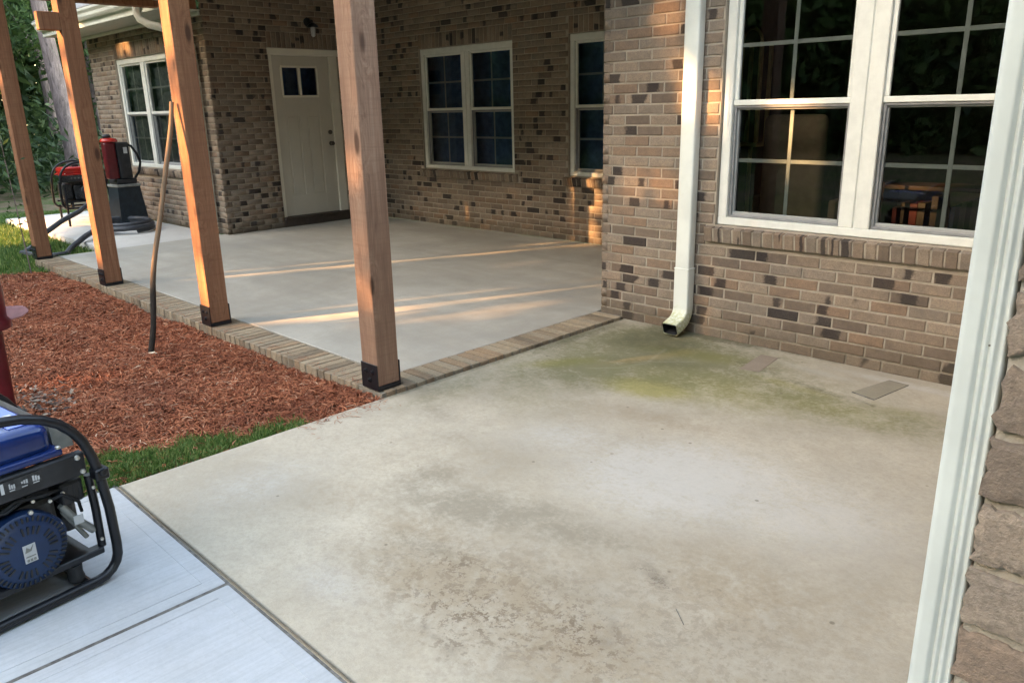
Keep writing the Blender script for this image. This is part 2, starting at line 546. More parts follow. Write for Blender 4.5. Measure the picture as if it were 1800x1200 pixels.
t = NT('pine_straw')
rnd = t.n('ShaderNodeNewGeometry').outputs['Random Per Island']
c = t.ramp(rnd, [(0.0, (0.10, 0.027, 0.016)), (0.3, (0.265, 0.078, 0.040)), (0.62, (0.385, 0.122, 0.060)), (0.88, (0.455, 0.168, 0.088)), (0.97, (0.52, 0.25, 0.15)), (1.0, (0.58, 0.40, 0.28))])
c = t.mix(t.fr(t.noise(t.pos(), 2.4, 4, 0.6), 0.38, 0.68, 0, 0.45), c, (0.16, 0.05, 0.03))
t.color(c)
M['straw'] = t.set(0.8, 0.15)
M['grass'] = leaf_mat('grass_blade', (0.045, 0.115, 0.025), (0.095, 0.195, 0.045), (0.25, 0.30, 0.10), 0.35)
M['leaf'] = leaf_mat('tree_leaf', (0.028, 0.062, 0.020), (0.060, 0.120, 0.034), (0.12, 0.185, 0.062))
M['leaf_dark'] = leaf_mat('dark_tree_leaf', (0.018, 0.038, 0.016), (0.035, 0.068, 0.024), (0.07, 0.115, 0.042), 0.25)
M['leaf_yellow'] = leaf_mat('yellowing_leaf', (0.08, 0.10, 0.02), (0.20, 0.18, 0.03), (0.32, 0.26, 0.05))
M['litter'] = leaf_mat('dry_leaf', (0.045, 0.028, 0.022), (0.12, 0.065, 0.045), (0.38, 0.29, 0.22), 0.1)

t = NT('pine_bark')
p = t.obj()
f = t.noise(t.mapped(p, (14, 14, 3.2)), 1.0, 6, 0.7, 0.8)
t.color(t.ramp(f, [(0.3, (0.085, 0.068, 0.066)), (0.55, (0.25, 0.185, 0.18)), (0.75, (0.40, 0.31, 0.30))]))
t.bump(f, 0.9, 0.03)
M['bark'] = t.set(0.95, 0.1)

t = NT('leaf_litter_ground')
p = t.pos()
f = t.noise(p, 1.4, 6, 0.7)
g = t.noise(p, 22, 5, 0.7)
t.color(t.mix(t.fr(f, 0.42, 0.58), t.mix(g, (0.13, 0.085, 0.055), (0.22, 0.16, 0.11)), t.mix(g, (0.04, 0.07, 0.02), (0.09, 0.12, 0.04))))
t.bump(g, 0.6, 0.03)
M['ground'] = t.set(0.95, 0.1)

t = NT('algae_stained_metal')
p = t.pos()
sp_ = t.n('ShaderNodeSeparateXYZ'); t.l(p, sp_.inputs[0])
m1 = t.math('MULTIPLY', t.math('SUBTRACT', 1.0, t.fr(t.math('ADD', sp_.outputs[2], t.math('MULTIPLY', t.noise(p, 30, 4), 0.10)), 0.13, 0.24)), t.fr(t.noise(p, 55, 5, 0.7), 0.3, 0.62))
t.color(t.mix(t.math('MULTIPLY', m1, 0.75), (0.74, 0.765, 0.71), (0.42, 0.43, 0.13)))
M['stained_metal'] = t.set(0.45, 0.35)

# ------------------------------------------------------------------ ground, slabs, paths
SLAB_Z = -0.02
g = MB()
g.box(-70, 60, -70, 70, -0.5, -0.12)
gr = g.build('ground', M['ground']); tag(gr, kind='structure')

# the stained concrete slab in front, a fine sheet carrying its own stains
SX0, SX1, SY0, SY1 = -3.262, 0.9, 0.925, 4.46
NX, NY = 330, 300
xs = np.linspace(SX0, SX1, NX); ys = np.linspace(SY0, SY1, NY)
XX, YY = np.meshgrid(xs, ys, indexing='ij')
wob = 0.0012 * np.sin(XX * 3.1) * np.cos(YY * 2.3)
V = np.stack([XX, YY, SLAB_Z + wob], -1).reshape(-1, 3)
ii, jj = np.meshgrid(np.arange(NX - 1), np.arange(NY - 1), indexing='ij')
a = (ii * NY + jj).ravel()
Fq = np.stack([a, a + NY, a + NY + 1, a + 1], 1)
# rounded edge + skirt down the two outer sides
nb = len(V)
skirt_v, skirt_f = [], []
idx_x = [i for i in range(NX)]
bx = [(xs[i], SY0) for i in range(NX)]
by = [(SX0, ys[j]) for j in range(NY)]
def add_skirt(pts, ids, off):
    base = nb + len(skirt_v)
    for (x, y) in pts:
        skirt_v.append((x + off[0] * 0.008, y + off[1] * 0.008, SLAB_Z - 0.009))
        skirt_v.append((x + off[0] * 0.009, y + off[1] * 0.009, -0.14))
    for k in range(len(pts) - 1):
        b0 = base + 2 * k
        skirt_f.append((ids[k], ids[k + 1], b0 + 2, b0))
        skirt_f.append((b0, b0 + 2, b0 + 3, b0 + 1))
add_skirt(bx, [i * NY for i in range(NX)], (0, -1))
add_skirt(by, list(range(NY)), (-1, 0))
V = np.vstack([V, np.array(skirt_v)])
Fq = np.vstack([Fq, np.array(skirt_f)])
slab = np_mesh('concrete_patio', V, Fq, M['slab']); tag(slab, kind='structure')
for p_ in slab.data.polygons: p_.use_smooth = True


def blob(cx, cy, rx, ry, ang=0.0, pw=1.0):
    ca, sa = math.cos(R(ang)), math.sin(R(ang))
    x, y = V[:, 0] - cx, V[:, 1] - cy
    q = ((x * ca + y * sa) / rx) ** 2 + ((-x * sa + y * ca) / ry) ** 2
    return np.exp(-q * pw)


def line(pts, w):
    d = np.full(len(V), 9.0)
    P = V[:, :2]
    for (x0, y0), (x1, y1) in zip(pts, pts[1:]):
        a0 = np.array((x0, y0)); dd = np.array((x1 - x0, y1 - y0))
        tt = np.clip(((P - a0) @ dd) / (dd @ dd), 0, 1)
        d = np.minimum(d, np.hypot(*(P - a0 - tt[:, None] * dd).T))
    return np.exp(-(d / w) ** 2)


def mx(*a): return np.clip(np.maximum.reduce(a), 0, 1.2)


ATT = {
    'green': mx(0.55 * blob(-2.2, 3.75, 1.25, 0.62, 3), 0.85 * blob(-2.55, 3.85, 0.95, 0.62, 10), 0.6 * blob(-1.7, 3.75, 0.9, 0.34, -4), 0.5 * blob(-1.1, 3.75, 0.4, 0.3), 0.55 * blob(-2.9, 3.2, 0.45, 0.6), 1.1 * blob(-2.75, 4.05, 0.50, 0.42), 1.0 * blob(-2.45, 3.95, 0.55, 0.42, 20), 0.85 * blob(-2.75, 3.45, 0.42, 0.48), 0.75 * blob(-2.35, 3.62, 0.45, 0.32),
                0.55 * blob(-1.5, 3.66, 0.75, 0.16, -6), 0.42 * blob(-1.02, 3.72, 0.3, 0.28), 0.45 * blob(-3.1, 2.75, 0.22, 0.6), 0.35 * blob(-2.7, 2.85, 0.5, 0.4),
                0.5 * blob(-3.2, 3.6, 0.14, 0.9), 0.5 * blob(-2.0, 3.95, 0.3, 0.18)),
    'yellow': mx(0.55 * blob(-2.1, 3.6, 0.8, 0.35, 5), 0.5 * blob(-1.5, 3.7, 0.6, 0.2), 1.0 * blob(-2.30, 3.36, 0.30, 0.16, 12), 0.8 * blob(-2.45, 4.02, 0.42, 0.13, 12), 0.75 * blob(-2.92, 3.40, 0.30, 0.10, 55), 0.55 * blob(-1.75, 3.88, 0.45, 0.08, -8),
                 0.35 * blob(-1.15, 3.86, 0.3, 0.14)),
    'damp': mx(0.75 * blob(-2.75, 4.1, 0.45, 0.35), 0.5 * blob(-2.5, 3.75, 0.5, 0.14, 25), 1.0 * blob(-2.6, 4.42, 0.5, 0.09), 0.9 * blob(-2.82, 4.28, 0.22, 0.16), 0.75 * blob(-3.22, 3.9, 0.08, 0.6), 0.6 * line([(SX0 + .01, 2.3), (SX0 + .01, 4.4)], 0.035), 0.5 * line([(-3.0, 4.43), (-1.7, 4.44)], 0.05),
               0.55 * blob(-2.05, 4.05, 0.22, 0.05, -12), 0.5 * blob(-1.62, 3.93, 0.3, 0.05, -12), 0.35 * blob(-3.1, 2.5, 0.14, 0.18), 0.6 * line([(-1.42, 3.93), (-1.29, 3.875)], 0.02)),
    'pale': mx(1.0 * blob(-1.55, 2.55, 0.55, 0.42, 20), 0.7 * blob(-1.05, 2.6, 0.5, 0.4), 0.6 * blob(-2.2, 2.55, 0.4, 0.25, 30), 0.7 * blob(-1.3, 4.30, 0.5, 0.07, -3), 0.6 * blob(-1.75, 4.20, 0.35, 0.07, -8), 0.5 * blob(-2.85, 1.35, 0.25, 0.4),
               0.6 * blob(-2.0, 1.15, 0.2, 0.12)),
    'tan': mx(0.55 * blob(-1.5, 1.5, 1.0, 0.55), 0.4 * blob(-2.4, 2.0, 0.7, 0.6), 0.4 * blob(-0.7, 2.2, 0.6, 0.9), 0.9 * blob(-1.65, 1.45, 0.55, 0.24, 15), 0.8 * blob(-1.2, 1.45, 0.5, 0.25), 0.6 * blob(-1.0, 2.0, 0.5, 0.35), 0.6 * blob(-2.05, 1.55, 0.3, 0.2), 0.45 * blob(-2.5, 1.5, 0.3, 0.25), 0.5 * blob(-0.8, 1.5, 0.5, 0.4), 0.5 * blob(-2.0, 3.0, 0.6, 0.15, 10)),
    'grey': mx(0.95 * blob(-1.98, 1.83, 0.42, 0.16, 28), 0.8 * blob(-1.62, 1.92, 0.28, 0.12, 20), 0.7 * blob(-2.35, 1.82, 0.16, 0.22), 0.6 * blob(-1.95, 1.5, 0.25, 0.06, 10), 0.55 * blob(-2.9, 2.35, 0.2, 0.15), 0.45 * blob(-1.45, 1.63, 0.3, 0.05, 8), 0.4 * blob(-2.6, 2.2, 0.2, 0.1)),
    'dirt': 1.15 * mx(0.5 * blob(-1.5, 1.45, 0.7, 0.3, 10), 1.0 * blob(-1.55, 1.36, 0.30, 0.14, 12), 1.0 * blob(-1.24, 1.50, 0.22, 0.13, -20), 0.9 * blob(-1.75, 1.50, 0.16, 0.08), 0.7 * blob(-1.5, 1.22, 0.15, 0.08), 0.9 * blob(-1.24, 1.88, 0.10, 0.035, -10), 0.35 * blob(-1.0, 1.7, 0.5, 0.4),
               0.8 * blob(-2.03, 4.10, 0.10, 0.09)),
    'spot': mx(0.9 * blob(-1.235, 1.885, 0.055, 0.02, -12), 0.7 * blob(-1.27, 1.915, 0.05, 0.012, -30), 0.8 * blob(-1.60, 1.21, 0.02, 0.012), 0.7 * blob(-1.545, 1.2, 0.02, 0.010), 0.6 * blob(-1.165, 1.52, 0.03, 0.025, 30), 0.6 * blob(-1.19, 1.60, 0.05, 0.014, -50), 0.5 * blob(-1.47, 1.20, 0.03, 0.03)),
    'scratch': 0.32 * mx(0.5 * line([(-1.72, 1.60), (-1.655, 1.42)], 0.014), 0.6 * line([(-2.62, 4.0), (-2.55, 3.7), (-2.62, 3.52), (-2.75, 3.4)], 0.011), 0.5 * line([(-2.62, 3.66), (-2.35, 3.9)], 0.011), 0.45 * line([(-2.15, 3.62), (-2.05, 3.45)], 0.011), 0.5 * line([(-3.02, 3.55), (-2.84, 3.75)], 0.008)),
}
for k_, v_ in ATT.items():
    at_ = slab.data.attributes.new(k_, 'FLOAT', 'POINT')
    at_.data.foreach_set('value', v_.astype(np.float32))

# hairline cracks in the slab: thin recessed-looking dark filler strips
cr = MB()
for pts in ([(-0.86, 1.33), (-0.852, 1.40), (-0.845, 1.46)], [(-1.04, 1.74), (-1.10, 1.79)]):
    for p0, p1 in zip(pts, pts[1:]):
        d = Vector((p1[0] - p0[0], p1[1] - p0[1])).normalized()
        n_ = Vector((-d.y, d.x)) * 0.0008
        cr.prism([(p0[0] + n_.x, p0[1] + n_.y, SLAB_Z + 0.0015), (p1[0] + n_.x, p1[1] + n_.y, SLAB_Z + 0.0015), (p1[0] - n_.x, p1[1] - n_.y, SLAB_Z + 0.0015), (p0[0] - n_.x, p0[1] - n_.y, SLAB_Z + 0.0015)], (0, 0, 0.0012))
cr.build('crack', M['caulk'], slab)

# square repair patches let into the slab, each with a dark open joint
def patch(pts, name='repair_patch', fill='slab'):
    c = Vector((sum(p[0] for p in pts) / 4, sum(p[1] for p in pts) / 4, 0))
    m_ = MB()
    m_.prism([(p[0], p[1], SLAB_Z - 0.01) for p in pts], (0, 0, 0.0108))
    j = m_.build('patch_joint', M['caulk'] if fill == 'slab' else M['patch_pink'], slab)
    q = MB()
    q.prism([(c.x + (p[0] - c.x) * 0.955, c.y + (p[1] - c.y) * 0.945, SLAB_Z - 0.01) for p in pts], (0, 0, 0.0118))
    q.build(name, M['patch'] if fill == 'slab' else M['patch_pink'], slab)
M['patch_pink'] = concrete_mat('pinkish_patch', (0.27, 0.215, 0.17), 0.3, False, True, 0.8)
M['patch'] = concrete_mat('patch_concrete', (0.30, 0.265, 0.205), 0.3, False, True, 0.8)
patch([(-1.453, 4.0), (-1.322, 3.958), (-1.266, 4.303), (-1.375, 4.318)])
patch([(-2.086, 3.96), (-1.971, 3.979), (-2.008, 4.296), (-2.119, 4.29)], fill='rough')

# sidewalk panels
walk = MB()
walk.box(-3.30, 2.2, -1.0, 0.9235, -0.16, -0.0262)
walk = walk.build('sidewalk', M['caulk']); tag(walk, kind='structure')
xsw = [-3.285, -2.262, -1.08, 0.1, 1.3]
for x0, x1 in zip(xsw, xsw[1:]):
    q = MB()
    q.box(x0 + 0.006, x1 - 0.006, -0.62, 0.9115, -0.14, SLAB_Z - 0.003, 0.008, 2)
    q.build('pavement_panel', M['walk'], walk, True)
    q = MB()   # tooled margin: a shallow lip round the broom-finished field
    for (a0, a1, b0, b1) in ((x0 + 0.06, x1 - 0.06, 0.851, 0.854), (x0 + 0.058, x0 + 0.061, -0.56, 0.851), (x1 - 0.061, x1 - 0.058, -0.56, 0.851)):
        q.box(a0, a1, b0, b1, SLAB_Z - 0.0045, SLAB_Z - 0.0018)
    q.build('tooled_edge', M['walk'], walk)

# concrete pad in front of the left wing
q = MB()
q.box(-13.95, -9.57, 3.06, 4.44, -0.2, -0.004, 0.012, 2)
pad = q.build('concrete_pad', M['pad'], None, True); tag(pad, kind='structure')

# porch floor
q = MB()
q.box(-9.555, -3.505, 2.535, 6.70, -0.2, 0.0, 0.004, 1)
pf = q.build('porch_floor', M['porch']); tag(pf, kind='structure')

# ------------------------------------------------------------------ bricks
def brick_mesh(name, L, h, D, seed, jag=0.0):
    rr = random.Random(seed)
    me = bpy.data.meshes.new(name)
    bv = 0.0035
    j = lambda s=0.0016: rr.uniform(-s, s)
    X, Z = L / 2, h / 2
    cs = [(-X, -Z), (X, -Z), (X, Z), (-X, Z)]
    back = [(x, D, z) for x, z in cs]
    mid = [(x + j(), bv + j(0.0008), z + j()) for x, z in cs]
    fr_ = [(x - math.copysign(bv, x) + j(0.001), j(0.0009), z - math.copysign(bv, z) + j(0.001)) for x, z in cs]
    V_ = back + mid + fr_
    F_ = [(0, 1, 2, 3)] + [(i, i + 4, (i + 1) % 4 + 4, (i + 1) % 4) for i in range(4)] + [(i + 4, i + 8, (i + 1) % 4 + 8, (i + 1) % 4 + 4) for i in range(4)] + [(8, 11, 10, 9)]
    F_ = [tuple(reversed(f)) for f in F_]
    me.from_pydata(V_, [], F_)
    uv = me.uv_layers.new(name='UVMap')
    for lp in me.loops:
        co = me.vertices[lp.vertex_index].co
        uv.data[lp.index].uv = (co.x / L + 0.5, co.z / h + 0.5)
    bm = bmesh.new(); bm.from_mesh(me); bmesh.ops.recalc_face_normals(bm, faces=bm.faces[:]); bm.to_mesh(me); bm.free()
    return me


COURSE, MOD, JT = 0.0677, 0.2032, 0.0105
BL, BH = MOD - JT, COURSE - JT
FULL = [brick_mesh('brick_face', BL, BH, 0.05, s) for s in range(6)]
for m_ in FULL: m_.materials.append(M['brick'])
RAW = [(np.array([v.co[:] for v in m_.vertices]), [tuple(p.vertices) for p in m_.polygons]) for m_ in FULL]


def wall_matrix(P0, n):
    n = Vector(n)
    y = -n
    x = y.cross(Vector((0, 0, 1)))
    m_ = Matrix.Identity(4)
    for i in range(3):
        m_[i][0], m_[i][1], m_[i][2], m_[i][3] = x[i], y[i], (0, 0, 1)[i], P0[i]
    return m_


house = empty('brick_house', (-4.0, 5.0, 0))
tag(house, 'tan brick house with dark flashed bricks, white windows and a covered porch', 'house')
bpy.context.view_layer.update()
HINV = Matrix.Translation((4.0, -5.0, 0))


def hchild(o, m_=None):
    """parent a world-placed object to the house empty"""
    o.parent = house
    o.matrix_local = HINV @ (m_ if m_ is not None else Matrix.Identity(4))
    return o


STUFF_V, STUFF_F, STUFF_UV = [], [], []
_nv = 0


def add_stuff(mat, sx, sz, k):
    global _nv
    v, f = RAW[k]
    w = v * np.array((sx, 1, sz))
    m3 = np.array(mat.to_3x3()); tr = np.array(mat.translation)
    STUFF_V.append(w @ m3.T + tr)
    STUFF_F.append(np.array(f) + _nv)
    fl = np.array(f).ravel()
    STUFF_UV.append(np.stack([v[fl, 0] / BL + 0.5, v[fl, 2] / BH + 0.5], 1))
    _nv += len(v)


N_PART = 0
REC = 0.0055      # mortar recess


def wall(name, P0, n, ulen, z0, z1, openings=(), part_test=None, reveal=0.09, u_phase=0.0, mortar='mortar', soldiers=True, corner=(False, False)):
    """openings: (u0,u1,zb,zt, sill, soldier)"""
    global N_PART
    m_ = wall_matrix(P0, n)
    mb = MB()
    us = sorted({0.0, ulen} | {o[0] for o in openings} | {o[1] for o in openings})
    zs = sorted({z0, z1} | {o[2] for o in openings} | {o[3] for o in openings})
    for a0, a1 in zip(us, us[1:]):
        for b0, b1 in zip(zs, zs[1:]):
            um, zm = (a0 + a1) / 2, (b0 + b1) / 2
            if any(o[0] < um < o[1] and o[2] < zm < o[3] for o in openings): continue
            mb.poly([(a0, REC, b0), (a1, REC, b0), (a1, REC, b1), (a0, REC, b1)])
    for o in openings:
        a0, a1, b0, b1 = o[:4]
        D = reveal
        for q_ in ([(a0, REC, b0), (a0, REC, b1), (a0, D, b1), (a0, D, b0)], [(a1, REC, b0), (a1, REC, b1), (a1, D, b1), (a1, D, b0)],
                   [(a0, REC, b0), (a1, REC, b0), (a1, D, b0), (a0, D, b0)], [(a0, REC, b1), (a1, REC, b1), (a1, D, b1), (a0, D, b1)]):
            mb.poly(q_)
    bmesh.ops.remove_doubles(mb.bm, verts=mb.bm.verts[:], dist=1e-5)
    w = mb.build(name, M[mortar])
    hchild(w, m_)
    items = []          # (uc, zc, sx, sz, rot90)
    blocked = []
    for o in openings:
        a0, a1, b0, b1 = o[:4]
        sill = o[4] if len(o) > 4 else 0
        sol = o[5] if len(o) > 5 else 0
        blocked.append((a0, a1, b0, b1))
        if sol:
            sh = round((b1 + 0.2032 - z0) / COURSE) * COURSE + z0 - b1
            blocked.append((a0 - 0.0, a1 + 0.0, b1, b1 + sh - 0.002))
            nn = round((a1 - a0) / COURSE)
            st = (a1 - a0) / nn
            for i in range(nn):
                items.append((a0 + st * (i + 0.5), b1 + sh / 2, (sh - JT) / BL, (st - JT) / BH, True))
        if sill:
            blocked.append((a0 - 0.06, a1 + 0.06, b0 - 0.0677 * 1.5, b0))
    k = 0
    z = z0
    while z < z1 - 0.03:
        h = min(COURSE, z1 - z)
        zc = z + h / 2
        start = -(MOD / 2 if k % 2 else 0.0) - u_phase
        u = start
        while u < ulen:
            a0, a1 = max(u, 0.0), min(u + MOD, ulen)
            segs = [(a0, a1)]
            for (c0, c1, d0, d1) in blocked:
                if d0 - 0.02 < zc < d1 + 0.02:
                    ns = []
                    for (s0, s1) in segs:
                        if s1 <= c0 or s0 >= c1: ns.append((s0, s1)); continue
                        if s0 < c0: ns.append((s0, c0))
                        if s1 > c1: ns.append((c1, s1))
                    segs = ns
            for (s0, s1) in segs:
                e0 = JT / 2 if s0 > 0.001 or not corner[0] else 0
                e1 = JT / 2 if s1 < ulen - 0.001 or not corner[1] else 0
                ln = s1 - s0 - e0 - e1
                if ln < 0.025: continue
                items.append((s0 + e0 + ln / 2, zc, ln / BL, (h - JT) / BH, False))
            u += MOD
        z += COURSE
        k += 1
    for (uc, zc, sx, sz, rot) in items:
        kk = random.randrange(6)
        loc = Matrix.Translation((uc, random.uniform(-0.0022, 0.0016), zc))
        if rot: loc = loc @ Matrix.Rotation(R(90), 4, 'Y')
        if part_test is not None and N_PART < 268 and part_test(uc, zc):
            ob = bpy.data.objects.new('brick', FULL[kk])
            col.objects.link(ob)
            ob.parent = w
            ob.matrix_local = loc @ Matrix.Diagonal((sx, 1, sz, 1))
            N_PART += 1
        else:
            add_stuff(m_ @ loc, sx, sz, kk)
    return w, m_


def sill_course(w, m_, a0, a1, zt, parts):
    """rowlock sill: bricks on edge, sloping out from under the frame"""
    global N_PART
    n_ = round((a1 - a0 + 0.12) / COURSE)
    st = (a1 - a0 + 0.12) / n_
    for i in range(n_):
        uc = a0 - 0.06 + st * (i + 0.5)
        kk = random.randrange(6)
        # brick local: length along depth (y), tilted 12 degrees, 57 mm wide along u, 95 mm tall
        me = SILL[kk]
        loc = Matrix.Translation((uc, -0.040 + random.uniform(-0.002, 0.002), zt - 0.016)) @ Matrix.Rotation(R(9), 4, 'X')
        if parts:
            ob = bpy.data.objects.new('brick', me)
            col.objects.link(ob); ob.parent = w; ob.matrix_local = loc
            N_PART += 1
        else:
            v = np.array([q_.co[:] for q_ in me.vertices]); mm = m_ @ loc
            add_raw(v @ np.array(mm.to_3x3()).T + np.array(mm.translation), [tuple(p_.vertices) for p_ in me.polygons])
    # mortar bed filling behind and between
    mb = MB()
    mb.box(a0 - 0.055, a1 + 0.055, 0.006, 0.125, -0.086, -0.006, mat=Matrix.Translation((0, -0.040, zt - 0.016)) @ Matrix.Rotation(R(9), 4, 'X'))
    b_ = mb.build('sill_mortar', M['mortar'], w)
    return b_


def add_raw(v, f):
    global _nv
    STUFF_V.append(v); STUFF_F.append(np.array(f) + _nv)
    STUFF_UV.append(np.random.default_rng(1).random((np.array(f).size, 2)) * 0 + 0.5)
    _nv += len(v)


SILL = []
for s in range(6):
    rr = random.Random(100 + s)
    me = brick_mesh('sill_brick', COURSE - 0.011, 0.092, 0.135, 50 + s)
    for v in me.vertices: v.co.z -= 0.046
    me.materials.append(M['brick'])
    SILL.append(me)

WZ0, WZ1 = 0.718, 2.195
NEAR_Y, FAR_Y, DOOR_X, LEFT_Y = 4.435, 6.705, -9.43, 4.455

# near wall (u = X + 3.475)
nw0 = -3.475
NWIN = (-2.572 - nw0, -0.86 - nw0)
near_wall, near_m = wall('wall', (nw0, NEAR_Y, 0), (0, -1, 0), 3.33, -0.025, 2.80, [(NWIN[0], NWIN[1], WZ0, WZ1, 1, 1)], lambda u, z: u < 2.5 and z < 2.12, u_phase=0.02, corner=(True, False))
sill_course(near_wall, near_m, NWIN[0], NWIN[1], WZ0, True)
print('near parts', N_PART)
# right foreground wall: its own rough bricks are built further down (pillar)
# return wall of the porch, hidden from here
wall('wall', (nw0, FAR_Y, 0), (-1, 0, 0), FAR_Y - NEAR_Y, -0.02, 3.36, corner=(False, True))
# far wall (u = X + 9.43)
fu = lambda x: x - DOOR_X
W1 = (fu(-8.25), fu(-6.572)); W2 = (fu(-5.738), fu(-4.03))
N_BEFORE = N_PART
far_wall, far_m = wall('wall', (DOOR_X, FAR_Y, 0), (0, -1, 0), fu(nw0), 0.0, 3.36, [(W1[0], W1[1], WZ0, WZ1, 1, 1), (W2[0], W2[1], WZ0, WZ1, 1, 1)],
                       lambda u, z: (W1[1] + 0.02 < u < W2[0] - 0.02 and 0.3 < z < 2.3))
sill_course(far_wall, far_m, W1[0], W1[1], WZ0, False)
sill_course(far_wall, far_m, W2[0], W2[1], WZ0, False)
# door wall faces +x (u = Y - 4.455)
DU0, DU1 = 5.255 - LEFT_Y, 6.265 - LEFT_Y
door_wall, door_m = wall('wall', (DOOR_X, LEFT_Y, 0), (1, 0, 0), FAR_Y - LEFT_Y, 0.0, 3.36, [(DU0, DU1, 0.105, 2.245, 0, 1)], None, corner=(True, False))
# left wing wall
lx0 = -13.35
lu = lambda x: x - lx0
LW = (lu(-12.36), lu(-10.60))
left_wall, left_m = wall('wall', (lx0, LEFT_Y, 0), (0, -1, 0), DOOR_X - lx0, 0.0, 2.62, [(LW[0], LW[1], 0.757, 2.238, 1, 1)], None, corner=(False, True))
sill_course(left_wall, left_m, LW[0], LW[1], 0.757, False)
wall('wall', (lx0, 9.0, 0), (-1, 0, 0), 9.0 - LEFT_Y, 0.0, 2.62)

# ---- rough foreground wall end at the right edge of the view
PX0, PY = -0.150, 0.765
pill_m = wall_matrix((PX0, PY, 0), (0, -1, 0))


def rough_brick(name, L, h, D, seed, rough_left):
    nx, nz = 15, 7
    rr = np.random.default_rng(seed)
    bm = bmesh.new()
    grid = {}
    for i in range(nx + 1):
        for j in range(nz + 1):
            x = -L / 2 + L * i / nx; z = -h / 2 + h * j / nz
            edge = min(i, nx - i, (j) * 1.0, (nz - j) * 1.0)
            y = rr.normal(0, 0.00015) + (0.0012 + abs(rr.normal(0, 0.0009)) if edge == 0 else 0)
            xx = x + rr.normal(0, 0.0007); zz = z + rr.normal(0, 0.0009) * (1.6 if edge == 0 else 1)
            if rough_left and i == 0: xx += rr.uniform(-0.004, 0.0025)
            grid[i, j] = bm.verts.new((xx, y, zz))
    for i in range(nx):
        for j in range(nz):
            bm.faces.new((grid[i, j], grid[i + 1, j], grid[i + 1, j + 1], grid[i, j + 1]))
    ring = [grid[i, 0] for i in range(nx + 1)] + [grid[nx, j] for j in range(1, nz + 1)] + [grid[i, nz] for i in range(nx - 1, -1, -1)] + [grid[0, j] for j in range(nz - 1, 0, -1)]
    bk = [bm.verts.new((v.co.x, D, v.co.z)) for v in ring]
    for i in range(len(ring)):
        k = (i + 1) % len(ring)
        bm.faces.new((ring[i], bk[i], bk[k], ring[k]))
    bmesh.ops.recalc_face_normals(bm, faces=bm.faces[:])
    me = bpy.data.meshes.new(name)
    bm.to_mesh(me); bm.free()
    uv = me.uv_layers.new(name='UVMap')
    for lp in me.loops:
        co = me.vertices[lp.vertex_index].co
        uv.data[lp.index].uv = (co.x / L + 0.5, co.z / h + 0.5)
    me.materials.append(M['brick'])
    return me


mb = MB()
mb.poly([(0.001, 0.0065, -0.03), (1.1, 0.0065, -0.03), (1.1, 0.0065, 2.8), (0.001, 0.0065, 2.8)])
mb.poly([(0.001, 0.0065, -0.03), (0.001, 0.0065, 2.8), (0.001, NEAR_Y - PY, 2.8), (0.001, NEAR_Y - PY, -0.03)])
rwall = hchild(mb.build('wall', M['mortar_grey']), pill_m)
z = -0.025 + 0.002
# visible joints sit at z = 0.982 .. : align courses
z = 1.0975 - 0.0677 * 17 + 0.0035
k = 0
while z < 2.78:
    u = -(MOD / 2 if k % 2 == 0 else 0)
    while u < 1.05:
        a0, a1 = max(u, 0), min(u + MOD, 1.1)
        first = a0 == 0
        L = a1 - a0 - (JT / 2 if first else JT)
        if L > 0.03:
            uc = a0 + (0 if first else JT / 2) + L / 2
            loc = Matrix.Translation((uc, random.uniform(-0.002, 0.002), z + COURSE / 2))
            if a0 < 0.35 and 0.55 < z < 1.45:
                ob = bpy.data.objects.new('brick', rough_brick('rough_brick', L, BH, 0.05, int(1000 + k * 17 + u * 100), first))
                col.objects.link(ob); ob.parent = rwall; ob.matrix_local = loc
                N_PART += 1
            else:
                add_stuff(pill_m @ loc, L / BL, 1.0, random.randrange(6))
        u += MOD
    # hidden return face
    u = -(MOD / 2 if k % 2 else 0)
    mm = wall_matrix((PX0, NEAR_Y, 0), (-1, 0, 0))
    while u < NEAR_Y - PY:
        a0, a1 = max(u, 0), min(u + MOD, NEAR_Y - PY - 0.012)
        L = a1 - a0 - JT
        if L > 0.03: add_stuff(mm @ Matrix.Translation((a0 + JT / 2 + L / 2, 0.0, z + COURSE / 2)), L / BL, 1.0, random.randrange(6))
        u += MOD
    z += COURSE
    k += 1
print('brick parts', N_PART)
# a few flecks of red paint on the joints of that wall end
q = MB()
for (uu, zz) in ((0.002, 0.985), (0.006, 0.981), (0.034, 0.914), (0.041, 0.912), (0.028, 0.916)):
    q.box(uu, uu + 0.007, 0.0035, 0.0095, zz, zz + 0.002, 0.0006)
q.build('paint_fleck', M['paint_red'], rwall)

V_ = np.vstack(STUFF_V); 
# joined brickwork
F_ = []
for f in STUFF_F: F_.append(f)
F_ = np.vstack(F_)
bw = np_mesh('brickwork', V_, F_, M['brickwork'])
uvl = bw.data.uv_layers.new(name='UVMap')
uvl.data.foreach_set('uv', np.vstack(STUFF_UV).astype(np.float32).ravel())
bw['kind'] = 'stuff'
hchild(bw)

